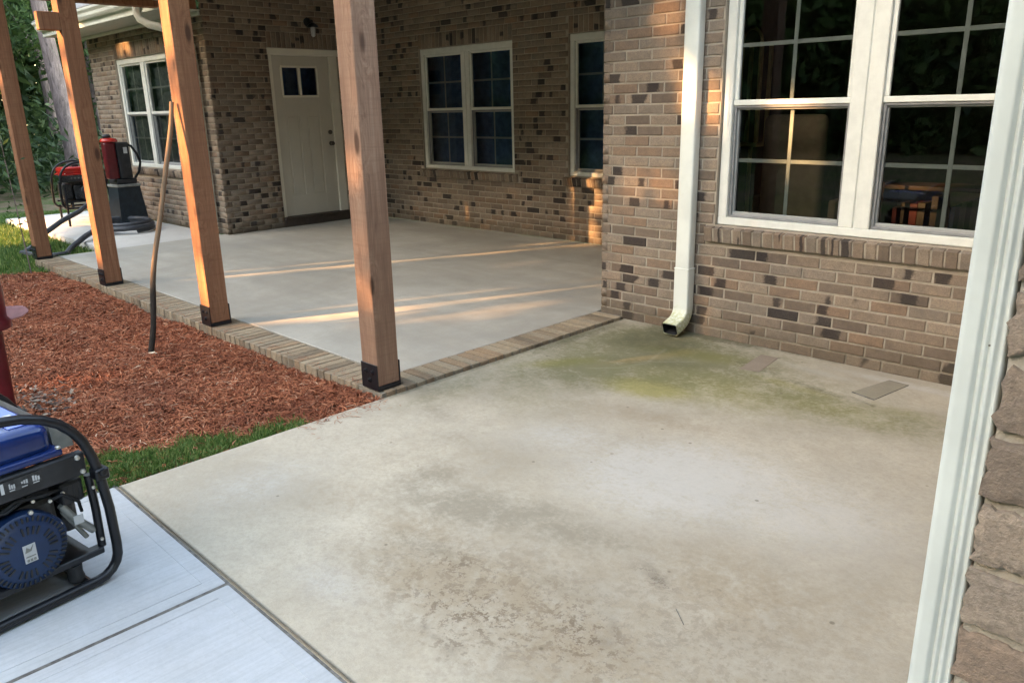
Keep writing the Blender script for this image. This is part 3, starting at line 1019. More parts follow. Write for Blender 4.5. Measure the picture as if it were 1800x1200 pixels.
# ------------------------------------------------------------------ windows
def window(m_, u0, u1, z0, z1, room, glass, depth=2.2, mull=0.165, blinds=None):
    rec = 0.028                    # frame front set back from the brick face
    cx = (u0 + u1) / 2
    fw_ = 0.062
    mb = MB()
    g_ = 0.003
    mb.box(u0 + g_, u1 - g_, rec, rec + 0.08, z1 - fw_ - 0.012, z1 - g_, 0.004)
    mb.box(u0 + g_, u1 - g_, rec, rec + 0.08, z0 + g_, z0 + fw_ * 0.8, 0.004)
    for a0, a1 in ((u0 + g_, u0 + fw_), (u1 - fw_, u1 - g_)):
        mb.box(a0, a1, rec + 0.002, rec + 0.08, z0 + fw_ * 0.8, z1 - fw_ - 0.012, 0.004)
    w = mb.build('window', M['white'])
    hchild(w, m_)
    mb = MB()
    hm = mull / 2
    mb.box(cx - hm, cx - 0.004, rec + 0.003, rec + 0.08, z0 + fw_ * 0.8, z1 - fw_ - 0.012, 0.004)
    mb.box(cx + 0.004, cx + hm, rec + 0.003, rec + 0.08, z0 + fw_ * 0.8, z1 - fw_ - 0.012, 0.004)
    mb.box(cx - 0.006, cx + 0.006, rec + 0.012, rec + 0.07, z0 + fw_ * 0.8, z1 - fw_ - 0.012)
    mb.build('mullion', M['white'], w)
    for (a0, a1) in ((u0 + fw_, cx - hm), (cx + hm, u1 - fw_)):
        b0, b1 = z0 + fw_ * 0.8, z1 - fw_ - 0.012
        zm = (z0 + z1) / 2 + 0.003
        ac = (a0 + a1) / 2
        s = 0.026
        # upper sash, set forward
        mb = MB()
        y0, y1 = rec + 0.022, rec + 0.05
        mb.box(a0, a1, y0, y1, b1 - s, b1, 0.003)
        mb.box(a0, a1, y0 - 0.004, y1, zm - 0.016, zm + 0.016, 0.003)
        mb.box(a0, a0 + s, y0 + 0.001, y1, zm + 0.016, b1 - s, 0.003)
        mb.box(a1 - s, a1, y0 + 0.001, y1, zm + 0.016, b1 - s, 0.003)
        mb.build('sash', M['white'], w)
        # lower sash, further in, behind an insect-screen frame
        mb = MB()
        y0, y1 = rec + 0.045, rec + 0.078
        mb.box(a0, a1, y0, y1, b0, b0 + s * 1.3, 0.003)
        mb.box(a0, a0 + s, y0 + 0.001, y1, b0 + s * 1.3, zm - 0.02, 0.003)
        mb.box(a1 - s, a1, y0 + 0.001, y1, b0 + s * 1.3, zm - 0.02, 0.003)
        mb.box(a0, a1, y0, y1, zm - 0.042, zm - 0.02, 0.003)
        mb.build('sash', M['sash'], w)
        mb = MB()
        y0 = rec + 0.026
        t_ = 0.014
        mb.box(a0 + 0.004, a1 - 0.004, y0, y0 + 0.012, b0 + 0.002, b0 + 0.002 + t_, 0.002)
        mb.box(a0 + 0.004, a1 - 0.004, y0, y0 + 0.012, zm - 0.030, zm - 0.0175, 0.002)
        mb.box(a0 + 0.004, a0 + 0.004 + t_, y0 + 0.001, y0 + 0.012, b0 + 0.002 + t_, zm - 0.03, 0.002)
        mb.box(a1 - 0.004 - t_, a1 - 0.004, y0 + 0.001, y0 + 0.012, b0 + 0.002 + t_, zm - 0.03, 0.002)
        mb.build('screen_frame', M['screen_frame'], w)
        # panes
        for (c0, c1, yy) in ((zm, b1 - 0.01, rec + 0.040), (b0 + 0.01, zm - 0.02, rec + 0.066)):
            mb = MB()
            mb.poly([(a0 + 0.01, yy, c0), (a1 - 0.01, yy, c0), (a1 - 0.01, yy, c1), (a0 + 0.01, yy, c1)])
            mb.build('pane', glass, w)
            mb = MB()
            mw_ = 0.012
            zc = (max(c0, b0 + s) + c1) / 2
            mb.box(ac - mw_, ac + mw_, yy + 0.002, yy + 0.007, c0, c1, 0.002)
            mb.box(a0 + s * 0.5, ac - mw_, yy + 0.002, yy + 0.007, zc - mw_, zc + mw_, 0.002)
            mb.box(ac + mw_, a1 - s * 0.5, yy + 0.002, yy + 0.007, zc - mw_, zc + mw_, 0.002)
            mb.build('muntin', M['muntin'], w)
    # dim room behind the glass
    mb = MB()
    y0, y1 = rec + 0.085, rec + depth
    A0, A1, B0, B1 = u0 - 0.25, u1 + 0.25, z0 - 0.5, z1 + 0.2
    mb.poly([(A0, y1, B0), (A1, y1, B0), (A1, y1, B1), (A0, y1, B1)])
    for q_ in ([(A0, y0, B0), (A0, y1, B0), (A0, y1, B1), (A0, y0, B1)], [(A1, y0, B0), (A1, y1, B0), (A1, y1, B1), (A1, y0, B1)],
               [(A0, y0, B0), (A1, y0, B0), (A1, y1, B0), (A0, y1, B0)], [(A0, y0, B1), (A1, y0, B1), (A1, y1, B1), (A0, y1, B1)]):
        mb.poly(q_)
    # inner face of the wall round the opening
    for (c0, c1, d0, d1) in ((A0, u0, B0, B1), (u1, A1, B0, B1), (u0, u1, B0, z0), (u0, u1, z1, B1)):
        mb.poly([(c0, y0, d0), (c1, y0, d0), (c1, y0, d1), (c0, y0, d1)])
    mb.build('room_interior', room, w)
    if blinds:
        mb = MB()
        n_ = int((u1 - u0 - 0.1) / 0.085)
        for i in range(n_):
            x = u0 + 0.06 + i * 0.085
            mb.box(-0.044, 0.044, -0.0015, 0.0015, z0 + 0.05, z1 - 0.05, mat=Matrix.Translation((x, rec + 0.135, 0)) @ Matrix.Rotation(R(12), 4, 'Z'))
        b_ = mb.build('vertical_blind', blinds, w)
    return w


near_win = window(near_m, NWIN[0], NWIN[1], WZ0, WZ1, M['room'], M['glass'], 2.4, 0.17)
window(far_m, W1[0], W1[1], WZ0, WZ1, M['room_sky_tint'], M['glass_dark'], 0.22, 0.14)
window(far_m, W2[0], W2[1], WZ0, WZ1, M['room_sky_tint'], M['glass_dark'], 0.22, 0.14)
window(left_m, LW[0], LW[1], 0.757, 2.238, M['room_sky_tint'], M['glass'], 1.2, 0.12, M['room_green'])

# ------------------------------------------------------------------ back door (local u along Y, y into the wall)
dm = door_m
mb = MB()
j = 0.04
mb.box(DU0 + 0.002, DU0 + 0.05, 0.012, 0.10, 0.12, 2.165, 0.004)
mb.box(DU1 - 0.125, DU1 - 0.002, 0.012, 0.10, 0.12, 2.165, 0.004)
mb.box(DU0 - 0.012, DU1 + 0.012, -0.012, 0.10, 2.165, 2.243, 0.005)
dfr = mb.build('door_frame', M['trim']); hchild(dfr, dm)
d0, d1 = DU0 + 0.054, DU1 - 0.129
l0, l1 = 5.437 - LEFT_Y, 5.945 - LEFT_Y
lz0, lz1 = 1.668, 2.022
Y0, Y1 = 0.035, 0.075
mb = MB()
# stiles and rails round the lite and the two lower panels
mb.box(d0, l0, Y0, Y1, 0.135, 2.160, 0.002)
mb.box(l1, d1, Y0, Y1, 0.135, 2.160, 0.002)
mb.box(l0, l1, Y0, Y1, lz1, 2.160)
mb.box(l0, l1, Y0, Y1, 1.43, lz0)
mb.box(l0, l1, Y0, Y1, 0.135, 0.40)
pm = (l0 + l1) / 2
mb.box(pm - 0.055, pm + 0.055, Y0, Y1, 0.40, 1.43)
door = mb.build('door', M['cream']); hchild(door, dm)
for a0, a1 in ((l0, pm - 0.055), (pm + 0.055, l1)):
    mb = MB()
    mb.box(a0, a1, Y0 + 0.012, Y1, 0.40, 1.43)
    mb.box(a0 + 0.022, a1 - 0.022, Y0 + 0.004, Y0 + 0.02, 0.425, 1.405, 0.004)
    mb.build('door_panel', M['cream'], door)
mb = MB()
mb.box(l0 - 0.012, l1 + 0.012, Y0 - 0.008, Y0 - 0.0005, lz0 - 0.02, lz0 + 0.008, 0.003)
mb.box(l0 - 0.012, l1 + 0.012, Y0 - 0.008, Y0 - 0.0005, lz1 - 0.008, lz1 + 0.02, 0.003)
mb.box(l0 - 0.02, l0 + 0.008, Y0 - 0.008, Y0 - 0.0005, lz0 + 0.008, lz1 - 0.008, 0.003)
mb.box(l1 - 0.008, l1 + 0.02, Y0 - 0.008, Y0 - 0.0005, lz0 + 0.008, lz1 - 0.008, 0.003)
mb.box(pm - 0.018, pm + 0.018, Y0 - 0.006, Y1 - 0.001, lz0 + 0.008, lz1 - 0.008, 0.003)
mb.build('lite_frame', M['trim'], door)
for a0, a1 in ((l0, pm - 0.018), (pm + 0.018, l1)):
    mb = MB()
    mb.poly([(a0, Y0 + 0.015, lz0), (a1, Y0 + 0.015, lz0), (a1, Y0 + 0.015, lz1), (a0, Y0 + 0.015, lz1)])
    mb.build('pane', M['glass_dark'], door)
mb = MB()
mb.poly([(l0 - 0.05, Y1 + 0.25, lz0 - 0.1), (l1 + 0.05, Y1 + 0.25, lz0 - 0.1), (l1 + 0.05, Y1 + 0.25, lz1 + 0.1), (l0 - 0.05, Y1 + 0.25, lz1 + 0.1)])
for q_ in ([(l0 - .05, Y1 + .002, lz0 - .1), (l0 - .05, Y1 + .25, lz0 - .1), (l0 - .05, Y1 + .25, lz1 + .1), (l0 - .05, Y1 + .002, lz1 + .1)], [(l1 + .05, Y1 + .002, lz0 - .1), (l1 + .05, Y1 + .25, lz0 - .1), (l1 + .05, Y1 + .25, lz1 + .1), (l1 + .05, Y1 + .002, lz1 + .1)],
           [(l0 - .05, Y1 + .002, lz0 - .1), (l1 + .05, Y1 + .002, lz0 - .1), (l1 + .05, Y1 + .25, lz0 - .1), (l0 - .05, Y1 + .25, lz0 - .1)], [(l0 - .05, Y1 + .002, lz1 + .1), (l1 + .05, Y1 + .002, lz1 + .1), (l1 + .05, Y1 + .25, lz1 + .1), (l0 - .05, Y1 + .25, lz1 + .1)]):
    mb.poly(q_)
mb.build('curtain', M['room_sky_tint'], door)  # box behind the lites, in the same sky-reflection navy
ku = 6.083 - LEFT_Y
mb = MB()
mb.lathe([(0.030, 0.0), (0.030, -0.008), (0.013, -0.012), (0.012, -0.03), (0.024, -0.038), (0.029, -0.052), (0.022, -0.064), (0.005, -0.067)], (ku, Y0, 1.048), 'Y', 20)
mb.build('door_knob', M['bronze'], door, True)
mb = MB()
mb.lathe([(0.030, 0.0), (0.029, -0.012), (0.022, -0.016), (0.012, -0.017)], (ku, Y0, 1.195), 'Y', 20)
mb.box(ku - 0.004, ku + 0.004, Y0 - 0.03, Y0 - 0.016, 1.178, 1.212, 0.002)
mb.build('deadbolt', M['bronze'], door, True)
mb = MB()
mb.box(DU0 + 0.004, DU1 - 0.004, -0.03, 0.09, 0.1, 0.132, 0.004)
mb.box(DU0 - 0.01, DU1 + 0.01, -0.015, 0.004, 0.003, 0.098, 0.003)
hchild(mb.build('threshold', M['threshold']), dm)

# ------------------------------------------------------------------ roof, soffits, gutter of the left wing
EY = 4.0
mb = MB()
mb.box(-13.75, -9.46, EY + 0.012, LEFT_Y + 0.3, 2.622, 2.634)
for k in range(30):
    pass
so_ = mb.build('soffit', M['soffit']); hchild(so_)
mb = MB()
for k in range(34):
    x = -13.72 + k * 0.125
    mb.box(x, x + 0.008, EY + 0.014, LEFT_Y - 0.004, 2.616, 2.6215)
mb.build('soffit_rib', M['soffit'], None); 
o = bpy.data.objects['soffit_rib']; o.parent = so_
mb = MB()
mb.box(-13.75, -9.46, LEFT_Y - 0.03, LEFT_Y - 0.004, 2.575, 2.615, 0.004)
hchild(mb.build('frieze_trim', M['soffit']))
mb = MB()
mb.box(-13.76, -9.46, EY - 0.01, EY + 0.011, 2.62, 2.80, 0.003)
hchild(mb.build('fascia', M['white_metal']))
# K-style gutter
prof = [(0, 2.70), (-0.055, 2.70), (-0.075, 2.725), (-0.082, 2.76), (-0.11, 2.79), (-0.115, 2.815), (-0.108, 2.815), (-0.100, 2.79), (-0.072, 2.762), (-0.066, 2.73), (-0.05, 2.708), (0, 2.708)]
mb = MB()
mb.prism([(-13.78, EY - 0.012 + y, z_) for y, z_ in prof], (4.30, 0, 0))
gut = hchild(mb.build('gutter', M['white_metal']))
mb = MB()
mb.prism([(-9.48, EY - 0.012 + y, z_) for y, z_ in prof[:6]] + [(-9.48, EY - 0.012, 2.815)], (0.008, 0, 0))
mb.prism([(-13.788, EY - 0.012 + y, z_) for y, z_ in prof[:6]] + [(-13.788, EY - 0.012, 2.815)], (0.008, 0, 0))
mb.build('end_cap', M['white_metal'], None).parent = gut
mb = MB()
mb.prism([(-13.95, EY - 0.07, 2.80), (-9.46, EY - 0.07, 2.80), (-9.46, 9.4, 5.85), (-13.95, 9.4, 5.85)], (0, 0, 0.05))
roof = hchild(mb.build('roof', M['shingle']))
# main roof over the near wall and the porch
mb = MB()
mb.box(-3.2, 3.0, 3.95, NEAR_Y + 0.2, 2.82, 2.834)
hchild(mb.build('soffit', M['soffit']))
mb = MB()
mb.prism([(-3.3, 3.85, 2.95), (3.2, 3.85, 2.95), (3.2, 9.5, 6.2), (-3.3, 9.5, 6.2)], (0, 0, 0.06))
hchild(mb.build('roof', M['shingle']))
mb = MB()
mb.box(-3.2, 3.0, 3.925, 3.948, 2.80, 2.98, 0.003)
hchild(mb.build('fascia', M['white_metal']))
# unseen roof and eave of the right-hand wing, added to shade the foreground wall end
mb = MB()
mb.box(-0.62, 3.2, 0.28, 3.90, 2.78, 2.794)
hchild(mb.build('soffit', M['soffit']))
mb = MB()
mb.box(-0.64, 3.2, 0.255, 0.279, 2.76, 2.95, 0.003)
mb.box(-0.643, -0.62, 0.279, 3.90, 2.76, 2.95, 0.003)
hchild(mb.build('fascia', M['white_metal']))
mb = MB()
mb.prism([(-0.70, 0.20, 2.955), (-0.70, 3.84, 2.955), (1.4, 3.84, 4.1), (1.4, 0.20, 4.1)], (0, 0, 0.05))
hchild(mb.build('roof', M['shingle']))
# left-wing downspout with its swan-neck under the eave
mb = MB()
pts = [(-10.02, 3.95, 2.72), (-10.02, 3.95, 2.62), (-10.0, 3.97, 2.55), (-9.93, 4.03, 2.49), (-9.82, 4.15, 2.45), (-9.73, 4.28, 2.41), (-9.68, 4.36, 2.35), (-9.66, 4.395, 2.25), (-9.66, 4.395, 0.18), (-9.66, 4.36, 0.10), (-9.66, 4.26, 0.06)]
mb.tube(pts, 0.045, 12)
hchild(mb.build('downspout', M['white_metal'], None, True))

# ------------------------------------------------------------------ downspouts
def rect_sweep(mb, pts, w, d, xdir=(1, 0, 0), bev=0.012):
    """rounded-rectangle section swept along pts (in the plane normal to xdir)"""
    xdir = Vector(xdir)
    rings = []
    pts = [Vector(p) for p in pts]
    for i, p in enumerate(pts):
        t_ = (pts[min(i + 1, len(pts) - 1)] - pts[max(i - 1, 0)]).normalized()
        nrm = xdir.cross(t_).normalized()
        h, g2 = w / 2, d / 2
        sec = []
        for sx, sy in ((1, 1), (-1, 1), (-1, -1), (1, -1)):
            for k in range(4):
                a_ = {(1, 1): 0, (-1, 1): 90, (-1, -1): 180, (1, -1): 270}[(sx, sy)] + k * 30
                sec.append((sx * (h - bev) + bev * math.cos(R(a_)), sy * (g2 - bev) + bev * math.sin(R(a_))))
        rings.append([mb.bm.verts.new(p + xdir * a_ + nrm * b_) for a_, b_ in sec])
    n_ = len(rings[0])
    for a_, b_ in zip(rings, rings[1:]):
        for k in range(n_):
            mb.bm.faces.new((a_[k], a_[(k + 1) % n_], b_[(k + 1) % n_], b_[k]))
    return rings


dx = -2.748
mb = MB()
yb = NEAR_Y - 0.045
rect_sweep(mb, [(dx, yb, 2.80), (dx, yb, 1.5), (dx, yb, 0.40)], 0.104, 0.076)
ds = hchild(mb.build('downspout', M['white_metal'], None, True))
mb = MB()
path = [(dx, yb, 0.425), (dx, yb, 0.16)]
for k in range(1, 8):
    a_ = R(k * 10.5)
    path.append((dx, yb - 0.105 * (1 - math.cos(a_)), 0.16 - 0.105 * math.sin(a_)))
path.append((path[-1][0], path[-1][1] - 0.075, path[-1][2] - 0.024))
path = [(p[0], p[1], max(p[2], 0.022)) for p in path]
rect_sweep(mb, path, 0.111, 0.083)
el = mb.build('elbow', M['stained_metal'], None, True)
el.parent = ds; el.matrix_parent_inverse = Matrix.Identity(4)
el.matrix_local = Matrix.Identity(4)
mb = MB()
rect_sweep(mb, [(dx, path[-2][1], path[-2][2]), (dx, path[-1][1] - 0.001, path[-1][2] - 0.0003)], 0.100, 0.071)
mb.poly([(dx - 0.05, path[-2][1], path[-2][2] - 0.03), (dx + 0.05, path[-2][1], path[-2][2] - 0.03), (dx + 0.05, path[-2][1], path[-2][2] + 0.035), (dx - 0.05, path[-2][1], path[-2][2] + 0.035)])
it_ = mb.build('outlet_shade_fill', M['rubber'], None); it_.parent = ds; it_.matrix_local = Matrix.Identity(4)  # black sleeve and plug: shade inside the spout, put in as colour
mb = MB()
mb.box(dx - 0.0565, dx + 0.0565, yb - 0.043, yb + 0.042, 0.418, 0.428, 0.004)
s_ = mb.build('strap', M['white_metal'], None); s_.parent = ds; s_.matrix_local = Matrix.Identity(4)
# corrugated downspout hard by the right-hand edge of the view; ribbed face towards the lawn
x1 = PX0 - 0.002
def rib_profile():
    # closed loop in x (left -> right) with grooves on the front side (y small = front)
    w_, dpt = 0.0395, 0.085
    X0 = x1 - w_
    fr_ = []
    def yv(s):  # front relief, s in 0..1
        y_ = 0.0
        for c_, wd in ((0.50, 0.055), (0.66, 0.05), (0.86, 0.055)):
            y_ += 0.0042 * math.exp(-((s - c_) / wd) ** 2)
        e_ = min(s, 1 - s) * w_
        if e_ < 0.007: y_ += 0.007 - math.sqrt(max(0, 0.007 ** 2 - (0.007 - e_) ** 2))
        return y_
    for k in range(41):
        s = k / 40
        fr_.append((X0 + s * w_, PY + 0.004 + yv(s)))
    bk = [(x1, PY + dpt - 0.02), (X0 + 0.006, PY + dpt - 0.016), (X0, PY + dpt - 0.022)]
    return fr_ + bk
prof = rib_profile()
mb = MB()
zz = [-0.01, 0.6, 1.2, 2.0, 2.8]
rings = [[mb.bm.verts.new((x, y, z_)) for x, y in prof] for z_ in zz]
for a_, b_ in zip(rings, rings[1:]):
    for k in range(len(prof)):
        mb.bm.faces.new((a_[k], a_[(k + 1) % len(prof)], b_[(k + 1) % len(prof)], b_[k]))
ds2 = hchild(mb.build('downspout', M['white_metal_shade'], None, True, 60))
mb = MB()
for (s, z_) in ((0.66, 1.247), (0.56, 1.135), (0.3, 1.03)):
    mb.lathe([(0.0011, 0.0), (0.0007, -0.001)], (x1 - 0.0395 * (1 - s), PY + 0.0075, z_), 'Y', 8)
sc_ = mb.build('paint_chip', M['caulk'], None); sc_.parent = ds2; sc_.matrix_local = Matrix.Identity(4)

# ------------------------------------------------------------------ porch roof structure
mb = MB()
mb.box(-9.9, -3.05, 2.1, 6.69, 3.35, 3.37)  # unseen ceiling, set high and white to bounce light into the porch
hchild(mb.build('porch_ceiling', M['white']))
mb = MB()
mb.prism([(-10.0, 1.95, 3.38), (-3.0, 1.95, 3.38), (-3.0, 6.75, 4.9), (-10.0, 6.75, 4.9)], (0, 0, 0.05))
hchild(mb.build('porch_roof', M['shingle']))
mb = MB()
mb.box(-9.6, -3.3, 2.30, 2.44, 3.02, 3.32, 0.004)
hchild(mb.build('porch_beam', M['wood']))
mb = MB()
mb.box(-9.62, -9.48, 2.445, 4.43, 2.63, 2.94, 0.004)
hchild(mb.build('porch_beam', M['wood']))
mb = MB()
mb.box(-3.45, -3.31, 2.445, 4.42, 3.02, 3.32, 0.004)
hchild(mb.build('porch_beam', M['wood']))

# ------------------------------------------------------------------ brick border of the porch
border = MB()
border.box(-9.56, -3.285, 2.296, 2.533, -0.18, -0.0035)
border.box(-3.503, -3.282, 2.5335, 4.43, -0.18, -0.004)
border = border.build('brick_border', M['mortar']); tag(border, kind='structure')
PAVER = []
for s in range(5):
    me = brick_mesh('border_brick', 0.0575, 0.060, 0.222, 300 + s)
    me.materials.append(M['paver'])
    PAVER.append(me)
x = -9.545
while x < -3.50:
    ob = bpy.data.objects.new('brick', random.choice(PAVER)); col.objects.link(ob); ob.parent = border
    ob.location = (x + 0.034, 2.290 + random.uniform(-0.004, 0.004), -0.029 + random.uniform(-0.0025, 0.0015))
    ob.rotation_euler = (0, random.uniform(-0.02, 0.02), random.uniform(-0.012, 0.012))
    x += 0.0695
y = 2.32
ang = R(90)
while y < 4.40:
    ob = bpy.data.objects.new('brick', random.choice(PAVER)); col.objects.link(ob); ob.parent = border
    ob.location = (-3.276 + random.uniform(-0.003, 0.003), y + 0.034, -0.029 + random.uniform(-0.002, 0.0015))
    ob.rotation_euler = (0, random.uniform(-0.02, 0.02), R(90) + random.uniform(-0.012, 0.012))
    y += 0.0695

# ------------------------------------------------------------------ posts
POSTS = [(-9.525, 'cedar porch post furthest from the patio, standing beside the lawn'),
         (-7.485, 'cedar porch post with a short stub of beam jutting from its top'),
         (-5.388, 'cedar porch post the crooked stick leans towards, lit orange on one face'),
         (-3.385, 'cedar porch post on the brick corner nearest the patio')]
for i, (px, lab) in enumerate(POSTS):
    e = empty('porch_post', (px, 2.37, 0))
    tag(e, lab, 'post', 'cedar posts along the porch edge')
    mb = MB()
    mb.box(-0.071, 0.071, -0.071, 0.071, 0.028, 3.015, 0.006, 2)
    mb.build('timber', M['wood_grey'] if i == 3 else M['wood'], e)
    if i == 1:
        mb = MB()
        mb.box(-0.0, 0.069, -0.235, -0.072, 2.145, 2.285, 0.006, 2)
        mb.build('beam_stub', M['wood'], e)
    mb = MB()
    mb.box(-0.074, 0.074, -0.0775, -0.0715, 0.004, 0.150, 0.0015)
    mb.box(-0.074, 0.074, 0.0715, 0.0775, 0.004, 0.150, 0.0015)
    mb.box(-0.076, 0.076, -0.0714, 0.0714, 0.004, 0.026, 0.0015)
    mb.build('post_base', M['black'], e)
    for (bx_, bz) in ((-0.03, 0.105), (0.03, 0.105), (0.0, 0.055)):
        mb = MB()
        mb.lathe([(0.016, 0), (0.016, -0.003), (0.011, -0.0035), (0.010, -0.010), (0.004, -0.011)], (bx_, -0.0775, bz), 'Y', 8)
        mb.build('bolt', M['black'], e)

# ------------------------------------------------------------------ porch lantern by the door
e = empty('wall_lantern', (DOOR_X, 5.856, 2.57))
tag(e, 'small dark wall lantern with pale glass above the back door', 'wall light')
mb = MB()
mb.lathe([(0.055, 0.0), (0.055, 0.012), (0.03, 0.02)], (0, 0, 0), 'X', 20)
mb.tube([(0.012, 0, 0.0), (0.07, 0, 0.02), (0.12, 0, 0.01), (0.125, 0, -0.02)], 0.010, 8)
mb.build('bracket', M['black'], e, True)
mb = MB()
mb.lathe([(0.012, 0.0), (0.06, -0.03), (0.075, -0.055), (0.072, -0.062)], (0.125, 0, -0.01), 'Z', 20)
mb.build('shade', M['black'], e, True)
mb = MB()
mb.lathe([(0.028, -0.05), (0.032, -0.10), (0.028, -0.16), (0.012, -0.175)], (0.125, 0, -0.01), 'Z', 16)
mb.build('lamp_glass', M['lamp_glass'], e, True)

# ------------------------------------------------------------------ behind the near window: shelf, and a lantern and chair added for reflections
e = empty('reflection_lantern', (-2.665, 4.95, 0.30))  # added lantern, standing in for gold bars reflected in the glass
tag(e, 'added brass lantern shape for the gold reflection in the big window', 'lantern')
mb = MB()
for sx in (-0.07, 0.07):
    mb.box(sx - 0.012, sx + 0.012, -0.012, 0.012, 0.9, 1.52, 0.003)
    mb.box(sx - 0.012, sx + 0.012, 0.118, 0.142, 0.9, 1.52, 0.003)
mb.tube([(-0.07, 0, 1.52)] + [(-0.07 * math.cos(R(a_)), 0, 1.52 + 0.10 * math.sin(R(a_))) for a_ in range(15, 180, 15)] + [(0.07, 0, 1.52)], 0.012, 8)
mb.box(-0.085, 0.085, -0.02, 0.15, 0.875, 0.90, 0.004)
mb.box(-0.085, 0.085, -0.014, 0.144, 1.15, 1.165, 0.003)
mb.build('brass_frame', M['brass'], e)
mb = MB()
mb.tube([(0, 0.065, 0.0), (0, 0.065, 0.88)], 0.014, 10)
mb.lathe([(0.11, 0.0), (0.11, 0.02), (0.03, 0.04)], (0, 0.065, -0.08), 'Z', 20)
mb.build('stand', M['brass'], e, True)
e = empty('stand_in_armchair', (-2.38, 5.10, 0.22))  # added chair, standing in for the brown glow reflected in the glass
tag(e, 'tan armchair added for the brown glow in the big window', 'stand_in_armchair')
mb = MB(); mb.box(-0.24, 0.24, 0.0, 0.5, 0.28, 0.44, 0.05, 3); mb.build('seat', M['curtain'], e, True)
mb = MB(); mb.box(-0.20, 0.22, -0.10, -0.001, 0.30, 1.16, 0.045, 3); mb.build('backrest', M['curtain'], e, True)
for x_ in (-0.27, 0.27):
    mb = MB(); mb.box(x_ - 0.029, x_ + 0.029, 0.0, 0.46, 0.30, 0.62, 0.02, 2); mb.build('armrest', M['curtain'], e, True)
for x_ in (-0.22, 0.22):
    for y_ in (0.02, 0.44):
        mb = MB(); mb.box(x_ - 0.02, x_ + 0.02, y_ - 0.02, y_ + 0.02, -0.05, 0.279); mb.build('leg', M['shelf'], e)
e = empty('book_shelf', (-1.35, 5.55, 0.28))
tag(e, 'low dark wooden shelf with books seen through the right pane', 'shelf')
mb = MB()
mb.box(-0.55, 0.55, -0.14, 0.14, 0.0, 0.03)
mb.box(-0.55, 0.55, -0.14, 0.14, 0.31, 0.335)
mb.box(-0.55, 0.55, -0.14, 0.14, 0.62, 0.645)
mb.box(-0.575, -0.551, -0.14, 0.14, 0.0, 0.66)
mb.box(0.551, 0.575, -0.14, 0.14, 0.0, 0.66)
mb.build('carcass', M['shelf'], e)
BK = [simple('book_cover_%s' % n_, c_, 0.6, 0.3) for n_, c_ in (('red', (0.10, 0.018, 0.018)), ('blue', (0.018, 0.026, 0.07)), ('cream', (0.06, 0.05, 0.042)))]
rr = random.Random(3)
for zb in (0.03, 0.335):
    x = -0.53
    while x < 0.5:
        wdt = rr.uniform(0.018, 0.045)
        if rr.random() < 0.4:
            mb = MB()
            mb.box(x, x + wdt, -0.11, 0.10, zb + 0.001, zb + rr.uniform(0.16, 0.25))
            b_ = mb.build('book', rr.choice(BK)); b_.location = (-1.35, 5.55, 0.28)
            tag(b_, 'one of the dim books packed on the low shelf behind glass', 'book', 'books on the low shelf')
        x += wdt + 0.004

